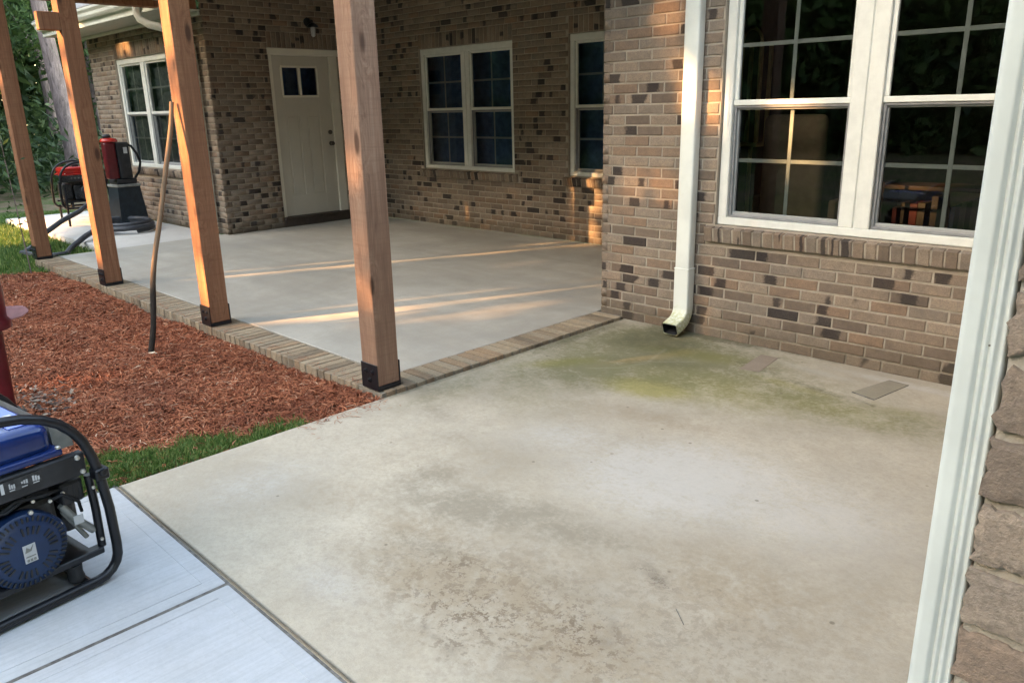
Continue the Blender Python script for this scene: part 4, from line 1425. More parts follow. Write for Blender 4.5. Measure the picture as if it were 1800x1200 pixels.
# ------------------------------------------------------------------ generators
def generator(name, loc, rz, label, body, tank, plate, decal, lift=0.0, front=True):
    e = empty(name, loc, rz)
    tag(e, label, 'generator')
    L = 0.62
    z0 = lift

    def loop(y):
        pts = []
        pts += [(-L / 2, y, 0.018 + z0)]
        pts += [(-0.075, y, 0.018 + z0)]
        pts += [(-0.075 + 0.078 * math.sin(R(a_)), y, 0.096 + z0 - 0.078 * math.cos(R(a_))) for a_ in (20, 40, 60, 80)]
        pts += [(0.004, y, 0.12 + z0), (0.002, y, 0.25 + z0), (-0.010, y, 0.38 + z0), (-0.024, y, 0.45 + z0), (-0.042, y, 0.505 + z0), (-0.066, y, 0.545 + z0), (-0.10, y, 0.583 + z0), (-0.145, y, 0.612 + z0), (-0.20, y, 0.632 + z0), (-L / 2, y, 0.650 + z0)]
        mir = [(-L - x_, y_, z_) for x_, y_, z_ in pts[::-1]]
        return pts + mir[1:]
    mb = MB(); mb.tube(loop(0.0), 0.0155, 12); mb.build('tube_frame', M['black'], e, True)
    mb = MB(); mb.tube(loop(0.42), 0.0155, 12); mb.build('tube_frame', M['black'], e, True)
    mb = MB()
    for x_, z_ in ((-0.10, 0.018), (-L + 0.10, 0.018)): mb.tube([(x_, 0.0, z_ + z0), (x_, 0.42, z_ + z0)], 0.014, 8)
    mb.build('cross_tube', M['black'], e, True)
    mb = MB()
    mb.box(-L + 0.03, -0.03, 0.012, 0.045, 0.095 + z0, 0.118 + z0, 0.003)
    mb.box(-L + 0.03, -0.03, 0.375, 0.405, 0.095 + z0, 0.118 + z0, 0.003)
    mb.box(-L + 0.06, -0.06, 0.045, 0.375, 0.100 + z0, 0.112 + z0)
    mb.build('tray', M['black'], e)
    for x_ in (-0.125, -L + 0.125):
        for y_ in (0.03, 0.39):
            mb = MB()
            mb.lathe([(0.022, 0.034), (0.026, 0.05), (0.022, 0.066), (0.024, 0.094)], (x_, y_, z0), 'Z', 14)
            mb.build('rubber_mount', M['rubber'], e, True)
    # hinge clamps half way up
    for x_, s_ in ((-0.008, 1), (-L + 0.008, -1)):
        mb = MB()
        mb.box(x_ - 0.022, x_ + 0.022, -0.022, 0.022, 0.362 + z0, 0.402 + z0, 0.005)
        mb.lathe([(0.012, -0.022), (0.012, -0.030), (0.006, -0.032)], (x_, 0, 0.39 + z0), 'Y', 8)
        mb.build('hinge_clamp', M['black'], e)
    mb = MB()
    mb.tube([(-0.030, 0.030, 0.375 + z0), (-0.026, 0.030, 0.25 + z0), (-0.028, 0.030, 0.115 + z0)], 0.013, 10)
    mb.build('folding_handle', M['black'], e, True)
    mb = MB(); mb.box(-0.118, -0.045, 0.035, 0.14, 0.292 + z0, 0.372 + z0, 0.012, 2)
    for k in range(4): mb.box(-0.112 + k * 0.016, -0.104 + k * 0.016, 0.0335, 0.036, 0.305 + z0, 0.36 + z0)
    mb.build('air_filter', M['black_plastic'], e)
    mb = MB(); mb.tube([(-0.15, 0.04, 0.33 + z0), (-0.12, 0.02, 0.345 + z0), (-0.075, 0.025, 0.30 + z0), (-0.06, 0.05, 0.25 + z0)], 0.0055, 6); mb.build('fuel_line', M['rubber'], e, True)
    # engine block
    mb = MB()
    mb.box(-0.43, -0.12, 0.07, 0.36, 0.118 + z0, 0.33 + z0, 0.02, 2)
    for k in range(9): mb.box(-0.42, -0.13, 0.08, 0.35, 0.335 + z0 + k * 0.0048, 0.337 + z0 + k * 0.0048)
    mb.box(-0.57, -0.44, 0.08, 0.36, 0.13 + z0, 0.36 + z0, 0.03, 2)
    mb.build('engine', M['dark_metal'], e)
    mb = MB()
    mb.box(-0.105, -0.045, 0.10, 0.34, 0.16 + z0, 0.33 + z0, 0.02, 2)
    mb.build('muffler', M['dark_metal'], e)
    mb = MB()
    mb.tube([(-0.118, 0.05, 0.295 + z0), (-0.09, 0.045, 0.24 + z0), (-0.04, 0.04, 0.175 + z0)], [0.012, 0.013, 0.013], 10)
    mb.tube([(-0.115, 0.055, 0.27 + z0), (-0.06, 0.05, 0.155 + z0)], 0.008, 8)
    mb.build('exhaust_pipe', M['grey_plate'], e, True)
    mb = MB(); mb.box(-0.098, -0.068, 0.028, 0.031, 0.222 + z0, 0.252 + z0, mat=None)
    mb.build('warning_tag', M['print_white'], e)
    # recoil-starter shroud
    c = (-0.252, 0.0, 0.215 + z0)
    mb = MB()
    pts = []
    for a_ in range(0, 360, 12):
        ca, sa = math.cos(R(a_)), math.sin(R(a_))
        r_ = 0.128 / max(abs(ca) ** 1.6 + abs(sa) ** 1.6, 1e-3) ** (1 / 3.2) * 1.0
        pts.append((c[0] + ca * r_ * 1.06, 0.045, c[2] + sa * r_ * (0.86 if sa > 0 else 0.95)))
    mb.prism(pts, (0, 0.06, 0))
    rec = mb.build('recoil_shroud', body, e)
    mb = MB()
    mb.lathe([(0.118, 0.045), (0.118, 0.012), (0.112, 0.006), (0.085, 0.000), (0.055, -0.004), (0.018, -0.005)], c, 'Y', 40)
    mb.build('recoil_cover', body, rec, True)
    mb = MB()
    for ring, r0, r1, cnt in ((0, 0.058, 0.083, 30), (1, 0.097, 0.112, 44)):
        for k in range(cnt):
            if ring == 0 and (k % 5) == 4: continue
            a_ = R(k * 360 / cnt)
            ya = 0.004 - 0.0035 if ring == 0 else 0.006
            m4 = Matrix.Translation((c[0], 0, c[2])) @ Matrix.Rotation(-a_, 4, 'Y')
            tilt = 0.0
            mb.box(r0, r1, ya - 0.006, ya + 0.001, -0.0026, 0.0026, mat=m4)
    mb.build('cooling_slot', M['black_plastic'], rec)['kind'] = 'stuff'
    if front:
        mb = MB()
        mb.box(c[0] - 0.018, c[0] + 0.018, -0.0072, -0.0055, c[2] - 0.031, c[2] + 0.028, 0.0004)
        lg = mb.build('logo_plate', M['print_white'], rec)
        mb = MB()
        mb.prism([(c[0] - 0.014, -0.0085, c[2] + 0.004), (c[0] - 0.008, -0.0085, c[2] + 0.022), (c[0] + 0.002, -0.0085, c[2] + 0.012), (c[0] + 0.012, -0.0085, c[2] + 0.026), (c[0] + 0.004, -0.0085, c[2] + 0.006)], (0, 0.001, 0))
        for k in range(3): mb.box(c[0] - 0.013 + k * 0.0095, c[0] - 0.006 + k * 0.0095, -0.0085, -0.0074, c[2] - 0.027, c[2] - 0.019)
        mb.box(c[0] - 0.014, c[0] + 0.014, -0.0085, -0.0074, c[2] - 0.012, c[2] - 0.009)
        mb.build('logo_mark', M['grey_plate'], rec)
        for (bx_, bz, by_) in ((-0.06, 0.345, 0.05), (-0.115, 0.345, 0.03), (-0.20, 0.352, 0.035), (-0.155, 0.335, 0.03), (-0.035, 0.15, 0.01), (-0.03, 0.335, 0.012)):
            mb = MB(); mb.lathe([(0.006, 0.0), (0.0055, -0.005), (0.002, -0.006)], (bx_, by_, bz + z0), 'Y', 8); mb.build('bolt', M['bolt'], e)
        for (bx_, bz) in ((0.03, 0.118), (0.118, 0.025), (-0.11, 0.05)):
            mb = MB(); mb.lathe([(0.0075, 0.0), (0.0065, -0.006), (0.003, -0.007)], (c[0] + bx_, 0.043 if abs(bx_) > 0.1 else 0.010, c[2] + bz), 'Y', 8)
            mb.build('bolt', M['bolt'], rec)
    # control strip under the tank
    mb = MB()
    mb.box(-L + 0.035, -0.035, 0.016, 0.045, 0.385 + z0, 0.462 + z0, 0.004)
    pn = mb.build('control_panel', M['black_plastic'], e)
    mb = MB(); mb.box(-L + 0.05, -0.17, 0.0125, 0.0155, 0.415 + z0, 0.452 + z0)
    mb.build('decal_strip', M['dark_metal'], pn)
    mb = MB()
    xx = -0.215
    rr = random.Random(8)
    icons = [(-0.196, 0.022), (-0.228, 0.020), (-0.262, 0.018), (-0.285, 0.009), (-0.325, 0.030), (-0.37, 0.024), (-0.42, 0.028), (-0.46, 0.02)]
    for x_, w_ in icons:
        if w_ < 0.01: mb.box(x_, x_ + w_, 0.0112, 0.0123, 0.417 + z0, 0.450 + z0); continue
        for q_ in range(3): mb.box(x_ + q_ * w_ / 3, x_ + (q_ + 0.7) * w_ / 3, 0.0112, 0.0123, 0.425 + z0 + rr.uniform(0, 0.006), 0.436 + z0 + rr.uniform(0, 0.008))
        mb.box(x_, x_ + w_ * 0.8, 0.0112, 0.0123, 0.419 + z0, 0.422 + z0)
    mb.build('printed_icon', M['print_white'] if front else M['grey_plate'], pn)['kind'] = 'stuff'
    for x_, z_ in ((-0.06, 0.45), (-0.05, 0.40)):
        mb = MB(); mb.lathe([(0.009, 0.0), (0.008, -0.006), (0.004, -0.008)], (x_, 0.015, z_ + z0), 'Y', 8); mb.build('bolt', M['bolt'], pn)
    # fuel tank
    mb = MB()
    mb.box(-L + 0.07, -0.105, 0.04, 0.385, 0.475 + z0, 0.578 + z0, 0.035, 4)
    mb.box(-L + 0.055, -0.09, 0.026, 0.40, 0.468 + z0, 0.492 + z0, 0.006, 2)
    tk = mb.build('fuel_tank', tank, e, True, 50)
    mb = MB()
    mb.lathe([(0.04, 0.0), (0.045, 0.01), (0.045, 0.03), (0.035, 0.038), (0.01, 0.04)], (-0.33, 0.21, 0.578 + z0), 'Z', 20)
    mb.build('fuel_cap', M['black_plastic'], tk, True)
    mb = MB(); mb.box(-0.205, -0.135, 0.08, 0.35, 0.5785 + z0, 0.5815 + z0, 0.001)
    mb.build('decal', decal, tk)
    mb = MB(); mb.box(-0.19, -0.15, 0.12, 0.19, 0.582 + z0, 0.583 + z0)
    mb.build('decal_print', M['print_white'], tk)
    for x_ in (-0.10, -L + 0.10):
        mb = MB(); mb.lathe([(0.009, 0.0), (0.008, 0.006), (0.003, 0.008)], (x_, 0.034, 0.492 + z0), 'Z', 8); mb.build('bolt', M['bolt'], tk)
    # heat shield panel at the end
    mb = MB()
    mb.prism([(-0.095, 0.07, 0.47 + z0), (-0.035, 0.07, 0.47 + z0), (-0.04, 0.07, 0.515 + z0), (-0.10, 0.07, 0.575 + z0)], (0, 0.31, 0))
    mb.build('heat_shield', plate, e)
    mb = MB()
    mb.tube([(-0.30, 0.035, 0.345 + z0), (-0.25, 0.03, 0.372 + z0), (-0.17, 0.03, 0.36 + z0), (-0.10, 0.05, 0.35 + z0)], 0.006, 6)
    mb.tube([(-0.36, 0.03, 0.36 + z0), (-0.28, 0.025, 0.35 + z0), (-0.20, 0.035, 0.375 + z0)], 0.005, 6)
    mb.build('wire', M['rubber'], e, True)
    if lift > 0.1:
        for x_ in (-0.06, -L + 0.06):
            mb = MB(); mb.tube([(x_, -0.01, z0 + 0.35), (x_ - 0.03, -0.05, 0.0)], 0.016, 8); mb.build('leg', M['black'], e, True)
            mb = MB(); mb.tube([(x_, 0.42, z0 + 0.05), (x_, 0.44, 0.0)], 0.016, 8); mb.build('leg', M['black'], e, True)
    return e


gang = math.atan2(0.989, -0.145)
g_ = generator('generator', (-2.575, 0.688, -0.022), gang, 'blue portable generator in a black tube frame on the sidewalk', M['blue_plastic'], M['blue'], M['grey_plate'], M['blue_pale'])
g_.scale = (1.0, 1.15, 1.0)
generator('generator', (-12.15, 4.02, -0.004), R(88), 'red tanked generator on legs at the far concrete pad', M['dark_metal'], M['red'], M['grey_plate'], M['grey_plate'], 0.22, False)

# ------------------------------------------------------------------ tall red and black machine on its tub, hoses
e = empty('industrial_vacuum', (-11.35, 3.97, -0.004), R(4))
tag(e, 'tall red and black vacuum machine on a black tub by the wall', 'vacuum')
mb = MB()
mb.prism([(-0.19, -0.19, 0.03), (0.17, -0.19, 0.03), (0.17, 0.19, 0.03), (-0.19, 0.19, 0.03)], (0, 0, 0.02))
a_ = [(-0.19, -0.19, 0.05), (0.17, -0.19, 0.05), (0.17, 0.19, 0.05), (-0.19, 0.19, 0.05)]
b_ = [(-0.16, -0.15, 0.55), (0.13, -0.15, 0.55), (0.13, 0.15, 0.55), (-0.16, 0.15, 0.55)]
va = [mb.bm.verts.new(p) for p in a_]; vb = [mb.bm.verts.new(p) for p in b_]
for k in range(4): mb.bm.faces.new((va[k], va[(k + 1) % 4], vb[(k + 1) % 4], vb[k]))
mb.bm.faces.new(vb)
M['tub'] = simple('blue_black_plastic', (0.012, 0.022, 0.030), 0.5, 0.4, var=0.3)
mb.build('tub', M['tub'], e)
mb = MB(); mb.box(-0.17, 0.145, -0.16, 0.16, 0.55, 0.585, 0.008, 2); mb.build('tub_rim', M['grey_plate'], e)
mb = MB(); mb.box(-0.15, 0.12, -0.14, 0.135, 0.586, 0.66, 0.02, 2); mb.build('motor_base', M['black_plastic'], e)
mb = MB(); mb.box(0.00, 0.12, -0.235, -0.085, 0.662, 1.14, 0.03, 3); mb.build('red_housing', M['dark_red'], e, True)
mb = MB(); mb.lathe([(0.105, 1.142), (0.11, 1.16), (0.095, 1.185), (0.03, 1.20)], (0.03, -0.13, 0), 'Z', 24); mb.build('red_cap', M['red'], e, True)
mb = MB(); mb.lathe([(0.05, 1.195), (0.055, 1.22), (0.04, 1.24), (0.01, 1.245)], (0.03, -0.15, 0), 'Z', 18); mb.build('knob', M['black_plastic'], e, True)
mb = MB(); mb.box(-0.12, 0.128, -0.08, 0.085, 0.662, 1.135, 0.02, 2); mb.box(0.1285, 0.135, -0.05, 0.05, 0.70, 0.92, 0.003); mb.build('black_column', M['black_plastic'], e)
mb = MB(); mb.tube([(0.05, 0.05, 1.12), (0.06, 0.14, 1.08), (0.06, 0.20, 0.98), (0.06, 0.235, 0.86), (0.06, 0.20, 0.74), (0.06, 0.12, 0.64)], 0.016, 10); mb.build('cable', M['rubber'], e, True)
mb = MB(); mb.box(0.1285, 0.133, 0.0, 0.05, 0.99, 1.07, 0.002); mb.build('label_plate', M['print_white'], e)

pts = []
for k in range(0, 100):
    a_ = R(k * 10)
    r_ = 0.34 + 0.03 * math.sin(a_ * 0.37)
    pts.append((-10.93 + r_ * 0.95 * math.cos(a_), 3.78 + r_ * 0.85 * math.sin(a_), 0.035 + k * 0.0011))
pts += [(-10.75, 3.35, 0.10), (-10.45, 3.1, 0.06), (-10.2, 2.85, -0.02), (-9.95, 2.72, -0.05), (-9.98, 2.58, -0.05), (-10.15, 2.46, -0.05), (-10.5, 2.40, -0.05)]
mb = MB()
mb.tube(pts, [0.031 + 0.0028 * (k % 2) for k in range(len(pts))], 8)
hz = mb.build('vacuum_hose', M['hose'], None, True)
tag(hz, 'dark grey corrugated hose coiled on the pad and trailing to the lawn', 'hose')
mb = MB()
pts = [(-10.55, 2.45, -0.05), (-10.55, 2.55, 0.0), (-10.75, 2.75, 0.12), (-11.1, 3.05, 0.20), (-11.5, 3.4, 0.26), (-11.95, 3.75, 0.36), (-12.1, 3.92, 0.42)]
sm = []
for p0, p1 in zip(pts, pts[1:]):
    for k in range(5): sm.append(tuple(p0[i] + (p1[i] - p0[i]) * k / 5 for i in range(3)))
sm.append(pts[-1])
mb.tube(sm, 0.032, 8)
hz = mb.build('exhaust_hose', M['hose'], None, True)
tag(hz, 'dark hose rising off the lawn towards the red generator', 'hose')

# ------------------------------------------------------------------ dark red machine at the left edge
e = empty('red_machine', (-4.62, 0.828, -0.06))
tag(e, 'dark red upright machine with a pale pink fin standing in the mulch', 'garden machine')
mb = MB()
mb.lathe([(0.105, 0.49), (0.118, 0.495), (0.118, 0.53), (0.103, 0.55), (0.108, 0.68), (0.104, 0.75), (0.085, 0.785), (0.03, 0.80)], (0, 0, 0), 'Z', 28)
mb.build('drum', M['dark_red'], e, True)
mb = MB(); mb.tube([(0.0, 0.03, 0.49), (0.0, 0.025, 0.0)], [0.040, 0.034], 14); mb.build('stem', M['dark_red'], e, True)
mb = MB()
mb.prism([(0.01, 0.08, 0.52), (0.01, 0.165, 0.53), (0.01, 0.205, 0.555), (0.01, 0.185, 0.585), (0.01, 0.09, 0.60)], (0.02, 0, 0))
bmesh.ops.bevel(mb.bm, geom=mb.bm.edges[:], offset=0.006, segments=2, affect='EDGES')
mb.build('fin', M['pink'], e)
mb = MB(); mb.box(-0.09, 0.09, -0.07, 0.09, 0.0, 0.03, 0.006); mb.build('foot', M['black'], e)

# ------------------------------------------------------------------ crooked stick in the bed
mb = MB()
p0, p1 = Vector((-5.19, 1.80, -0.08)), Vector((-5.395, 2.265, 1.545))
pts, rs = [], []
rr = random.Random(21)
for k in range(25):
    s = k / 24
    p_ = p0.lerp(p1, s)
    off = -0.022 * math.sin(s * 5.6 - 0.6) * math.sin(s * math.pi) + 0.005 * math.sin(s * 15)
    pts.append(p_ + Vector((off * 0.55, off * 0.85, 0)))
    rs.append(0.0195 - 0.005 * s + rr.uniform(-0.0012, 0.0012))
mb.tube(pts, rs, 10)
M['stick'] = None
t = NT('weathered_stick')
o_ = t.pos()
sz_ = t.n('ShaderNodeSeparateXYZ'); t.l(o_, sz_.inputs[0])
f = t.noise(t.mapped(o_, (60, 60, 7)), 1.0, 5, 0.7)
wet = t.math('ADD', sz_.outputs[2], t.math('MULTIPLY', t.math('SUBTRACT', t.noise(o_, 9, 3), 0.5), 0.25))
c = t.mix(f, (0.15, 0.092, 0.058), (0.29, 0.195, 0.125))
c = t.mix(t.fr(wet, 0.30, 0.62), t.mix(f, (0.022, 0.018, 0.016), (0.05, 0.038, 0.03)), c)
t.color(c); t.bump(f, 0.5, 0.005)
M['stick'] = t.set(0.85, 0.15)
st = mb.build('stick', M['stick'], None, True)
tag(st, 'long crooked stick standing in the mulch, its lower end blackened', 'stick')

# ------------------------------------------------------------------ mulch bed of pine straw
def bed_edge(x):      # front edge (towards the lawn side) is far out of frame at left
    return 0.2
BX0, BX1, BY0, BY1 = -9.25, -3.272, -0.6, 2.292


def bed_h(x, y):
    h = -0.062 + 0.012 * np.sin(x * 2.3 + y * 3.1) + 0.010 * np.sin(x * 5.7 - y * 4.3)
    h = h + 0.022 * np.clip((x + 4.4) / 1.1, 0, 1) * np.clip((y - 1.2) / 1.0, 0, 1)
    h = h - 0.02 * np.clip((y - 2.15) / 0.14, 0, 1) * (x < -4.2)
    return h


nx, ny = 150, 74
xs = np.linspace(BX0, BX1, nx); ys = np.linspace(BY0, BY1, ny)
XX, YY = np.meshgrid(xs, ys, indexing='ij')
VV = np.stack([XX, YY, bed_h(XX, YY) - 0.012], -1).reshape(-1, 3)
ii, jj = np.meshgrid(np.arange(nx - 1), np.arange(ny - 1), indexing='ij')
a = (ii * ny + jj).ravel()
bed = np_mesh('mulch_ground', VV, np.stack([a, a + ny, a + ny + 1, a + 1], 1), M['soil'])
tag(bed, kind='structure')


def grass_zone(x, y):
    """ragged strip of turf along the slab corner"""
    lim = -3.66 + 0.30 * np.clip((y - 0.9) / 1.0, 0, 1) ** 1.3 + 0.05 * np.sin(y * 17) + 0.03 * np.sin(y * 41)
    return (x > lim) & (y < 1.86)


def lawn_zone(x, y):
    lim = -9.05 - 0.22 * (2.2 - y) + 0.05 * np.sin(y * 9)
    return (x < lim)


N = 190000
x = BX0 + (BX1 - BX0) * RNG.random(N) ** 0.8
y = 0.15 + (BY1 - 0.15) * RNG.random(N)
keep = ~(grass_zone(x, y) & (RNG.random(N) < 0.88)) & ~lawn_zone(x, y)
x, y = x[keep], y[keep]
N = len(x)
ln = RNG.uniform(0.015, 0.07, N) * 0.5
wd = RNG.uniform(0.0011, 0.0027, N)
ang = RNG.random(N) * math.pi
tilt = RNG.normal(0, 0.22, N)
z = bed_h(x, y) + RNG.uniform(-0.006, 0.022, N)
dx_, dy_, dz_ = np.cos(ang) * np.cos(tilt), np.sin(ang) * np.cos(tilt), np.sin(tilt)
nxv, nyv = -np.sin(ang), np.cos(ang)
C0 = np.stack([x, y, z], 1); D0 = np.stack([dx_, dy_, dz_], 1) * ln[:, None]; N0 = np.stack([nxv, nyv, RNG.normal(0, 0.5, N)], 1) * wd[:, None]
bend = np.stack([np.zeros(N), np.zeros(N), RNG.uniform(0.0, 0.010, N)], 1)
q_ = np.stack([C0 - D0 - N0, C0 - D0 + N0, C0 + bend + N0, C0 + bend - N0, C0 + D0 + N0 * 0.6, C0 + D0 - N0 * 0.6], 1).reshape(-1, 3)
b_ = np.arange(N) * 6
Fs = np.concatenate([np.stack([b_, b_ + 1, b_ + 2, b_ + 3], 1), np.stack([b_ + 3, b_ + 2, b_ + 4, b_ + 5], 1)])
ms = np_mesh('pine_straw', q_, Fs, M['straw'])
tag(ms, 'reddish pine straw mulch covering the bed beside the porch', 'mulch', None, 'stuff')
np_straw_obj = ms


def strands(name, x, y, z, lab):
    n_ = len(x)
    l2 = RNG.uniform(0.012, 0.045, n_) * 0.5; w2 = RNG.uniform(0.0009, 0.002, n_); a2 = RNG.random(n_) * math.pi
    C2 = np.stack([x, y, z], 1); D2 = np.stack([np.cos(a2), np.sin(a2), np.zeros(n_)], 1) * l2[:, None]; W2 = np.stack([-np.sin(a2), np.cos(a2), np.zeros(n_)], 1) * w2[:, None]
    q2 = np.stack([C2 - D2 - W2, C2 - D2 + W2, C2 + D2 + W2, C2 + D2 - W2], 1).reshape(-1, 3)
    b2 = np.arange(n_) * 4
    tag(np_mesh(name, q2, np.stack([b2, b2 + 1, b2 + 2, b2 + 3], 1), M['straw']), lab, 'straw', None, 'stuff')


ny_ = 90
y2 = RNG.uniform(1.75, 2.28, ny_); x2 = SX0 + np.abs(RNG.normal(0, 0.06, ny_)) + 0.004
strands('stray_straw', x2, y2, np.full(ny_, SLAB_Z + 0.0035), 'stray straw strands blown onto the edge of the patio')
x2 = RNG.uniform(-9.2, -3.5, 420); y2 = 2.295 + np.abs(RNG.normal(0, 0.05, 420))
strands('stray_straw', x2, y2, np.full(420, 0.0055), 'stray straw strands lying on the brick border')


def leaves(name, P, size, mat, parent=None, flat=0.0, asp=0.6):
    n_ = len(P)
    s = size * RNG.uniform(0.6, 1.35, n_)
    d = RNG.normal(size=(n_, 3)); d[:, 2] *= (1 - flat)
    d /= np.linalg.norm(d, axis=1)[:, None]
    e_ = np.cross(d, RNG.normal(size=(n_, 3)) * np.array((1 - flat, 1 - flat, 1.0)) + np.array((0, 0, 3.0 * flat)))
    e_ /= np.linalg.norm(e_, axis=1)[:, None] + 1e-9
    D_, E_ = d * s[:, None], e_ * (s * asp)[:, None]
    q2 = np.stack([P - D_, P + E_ * 0.55 - D_ * 0.1, P + D_, P - E_ * 0.55 - D_ * 0.1], 1).reshape(-1, 3)
    b2 = np.arange(n_) * 4
    return np_mesh(name, q2, np.stack([b2, b2 + 1, b2 + 2, b2 + 3], 1), mat, parent)


# dry leaves and pale bits lying by the red machine
n_ = 240
P = np.stack([RNG.normal(-4.72, 0.15, n_), RNG.normal(1.02, 0.085, n_), RNG.uniform(-0.05, -0.02, n_)], 1)
o = leaves('leaf_litter', P, 0.018, M['litter'], None, 0.6, 0.8)
tag(o, 'dry grey leaves scattered on the straw by the red machine', 'leaves', None, 'stuff')
for (lx, ly, rz) in ((-3.96, 0.99, 0.3), (-5.12, 1.80, 0.6)):
    me = MB()
    me.prism([(-0.03, -0.008, 0), (0.0, -0.014, 0.002), (0.032, -0.002, 0), (0.0, 0.012, 0.003)], (0, 0, 0.0025))
    c_ = me.build('wood_chip', M['chip'] if 'chip' in M else simple('pale_wood_chip', (0.62, 0.52, 0.38), 0.8, 0.2))
    c_.location = (lx, ly, float(bed_h(np.array(lx), np.array(ly))) + 0.024); c_.rotation_euler = (0.1, 0.05, rz)
    tag(c_, 'pale wood chip on the straw near the turf strip' if lx > -4.5 else 'pale curl of bark on the straw at the foot of the stick', 'wood chip')

# ------------------------------------------------------------------ grass
def blades(name, x, y, z, h, w, label):
    n_ = len(x)
    hh = h * RNG.uniform(0.5, 1.3, n_)
    ww = w * RNG.uniform(0.7, 1.3, n_)
    a_ = RNG.random(n_) * 2 * math.pi
    lean = RNG.uniform(0.1, 0.75, n_)
    la = RNG.random(n_) * 2 * math.pi
    sx_, sy_ = np.cos(a_) * ww, np.sin(a_) * ww
    lx, ly = np.cos(la) * lean * hh, np.sin(la) * lean * hh
    P0 = np.stack([x, y, z], 1)
    S = np.stack([sx_, sy_, np.zeros(n_)], 1)
    Mi = P0 + np.stack([lx * 0.35, ly * 0.35, hh * 0.6], 1)
    T = P0 + np.stack([lx, ly, hh * (1 - 0.35 * lean)], 1)
    q2 = np.stack([P0 - S, P0 + S, Mi + S * 0.8, Mi - S * 0.8, T + S * 0.12, T - S * 0.12], 1).reshape(-1, 3)
    b2 = np.arange(n_) * 6
    o = np_mesh(name, q2, np.concatenate([np.stack([b2, b2 + 1, b2 + 2, b2 + 3], 1), np.stack([b2 + 3, b2 + 2, b2 + 4, b2 + 5], 1)]), M['grass'])
    tag(o, label, 'grass', None, 'stuff')
    return o


N = 52000
x = RNG.uniform(-4.0, -3.272, N); y = RNG.uniform(-0.3, 1.9, N)
k_ = grass_zone(x + RNG.normal(0, 0.02, N), y + RNG.normal(0, 0.03, N))
clump = (np.sin(x * 31 + 1) * np.sin(y * 27) + np.sin(x * 67) * np.sin(y * 53 + 2)) > -0.55 - 0.5 * RNG.random(N)
k_ &= clump
x, y = x[k_], y[k_]
blades('grass', x, y, bed_h(x, y), 0.040, 0.0024, 'short green turf between the mulch and the patio corner')
# lawn beyond the bed
lw = MB()
lw.poly([(-40, -12, -0.085), (-8.95, -12, -0.085), (-8.95, 2.28, -0.085), (-9.58, 2.30, -0.085), (-9.58, 3.05, -0.085), (-13.97, 3.05, -0.085), (-13.97, 4.6, -0.085), (-15.2, 4.2, -0.085), (-16.5, 2.5, -0.085), (-17.5, 0, -0.085), (-40, -6, -0.085)])
M['turf'] = simple('turf_soil', (0.05, 0.075, 0.022), 0.95, 0.1, var=0.45, nscale=9)
lw = lw.build('lawn', M['turf']); tag(lw, kind='structure')
N = 60000
x = RNG.uniform(-17.0, -9.0, N); y = RNG.uniform(0.6, 4.2, N)
ok = (lawn_zone(x, y) & (y < 2.29)) | ((x < -9.6) & (y < 3.04)) | ((x < -14.0) & (y < 4.2 + (x + 15) * 0.6))
ok &= ~((x < -15) & (y > 3.2))
x, y = x[ok], y[ok]
blades('grass', x, y, np.full(len(x), -0.087), 0.06, 0.0042, 'green lawn beyond the mulch bed and the far posts')

# ------------------------------------------------------------------ sapling by the bed
e = empty('sapling', (-9.02, 2.11, -0.07))
tag(e, 'thin leafy sapling beside the furthest porch post', 'sapling')
mb = MB()
sp = [(0, 0, 0), (0.01, -0.008, 0.25), (0.0, -0.012, 0.5), (0.005, -0.02, 0.8), (-0.005, -0.03, 1.15), (0, -0.035, 1.5)]
mb.tube(sp, [0.006, 0.0055, 0.005, 0.0045, 0.004, 0.002], 6)
mb.build('stem', M['bark'], e, True)
P = []
for k in range(70):
    zz_ = 0.5 + 1.0 * RNG.random()
    P.append((RNG.normal(0, 0.05), -0.02 + RNG.normal(0, 0.05), zz_))
leaves('leaf', np.array(P), 0.03, M['leaf'], e, 0.3)['kind'] = 'stuff'

# ------------------------------------------------------------------ trees behind the house, left
def crown_pts(n_, c, r, squash=1.0, nb_=22):
    c = np.array(c)
    ctr = RNG.normal(size=(nb_, 3)); ctr /= np.linalg.norm(ctr, axis=1)[:, None]
    ctr = c + ctr * (RNG.random((nb_, 1)) ** 0.5) * np.array((r, r, r * squash)) * 0.9
    rad = r * RNG.uniform(0.16, 0.42, nb_)
    k = RNG.integers(0, nb_, n_)
    p = RNG.normal(size=(n_, 3)); p /= np.linalg.norm(p, axis=1)[:, None]
    return ctr[k] + p * (rad[k] * RNG.random(n_) ** 0.4)[:, None]


def tree(name, loc, h, r, lab, mat, nleaf, tr=0.12, leaf=0.09, cz=0.62, squash=1.25, group='trees at the edge of the wood'):
    e = empty(name, loc)
    tag(e, lab, 'tree', group)
    mb = MB()
    pts = [(0.12 * math.sin(k * 1.3) * k / 8, 0.1 * math.cos(k * 0.9) * k / 8, h * 0.85 * k / 8) for k in range(9)]
    mb.tube(pts, [tr * (1 - 0.09 * k) for k in range(9)], 10)
    for k in range(6):
        b = Vector(pts[3 + k % 5])
        a_ = k * 1.9
        mb.tube([b, b + Vector((math.cos(a_) * r * 0.4, math.sin(a_) * r * 0.4, r * 0.25)), b + Vector((math.cos(a_) * r * 0.75, math.sin(a_) * r * 0.75, r * 0.6))], [tr * 0.4, tr * 0.25, tr * 0.1], 6)
    mb.build('trunk', M['bark'], e, True)
    leaves('crown', crown_pts(nleaf, (0, 0, h * cz), r, squash), leaf, mat, e)
    return e


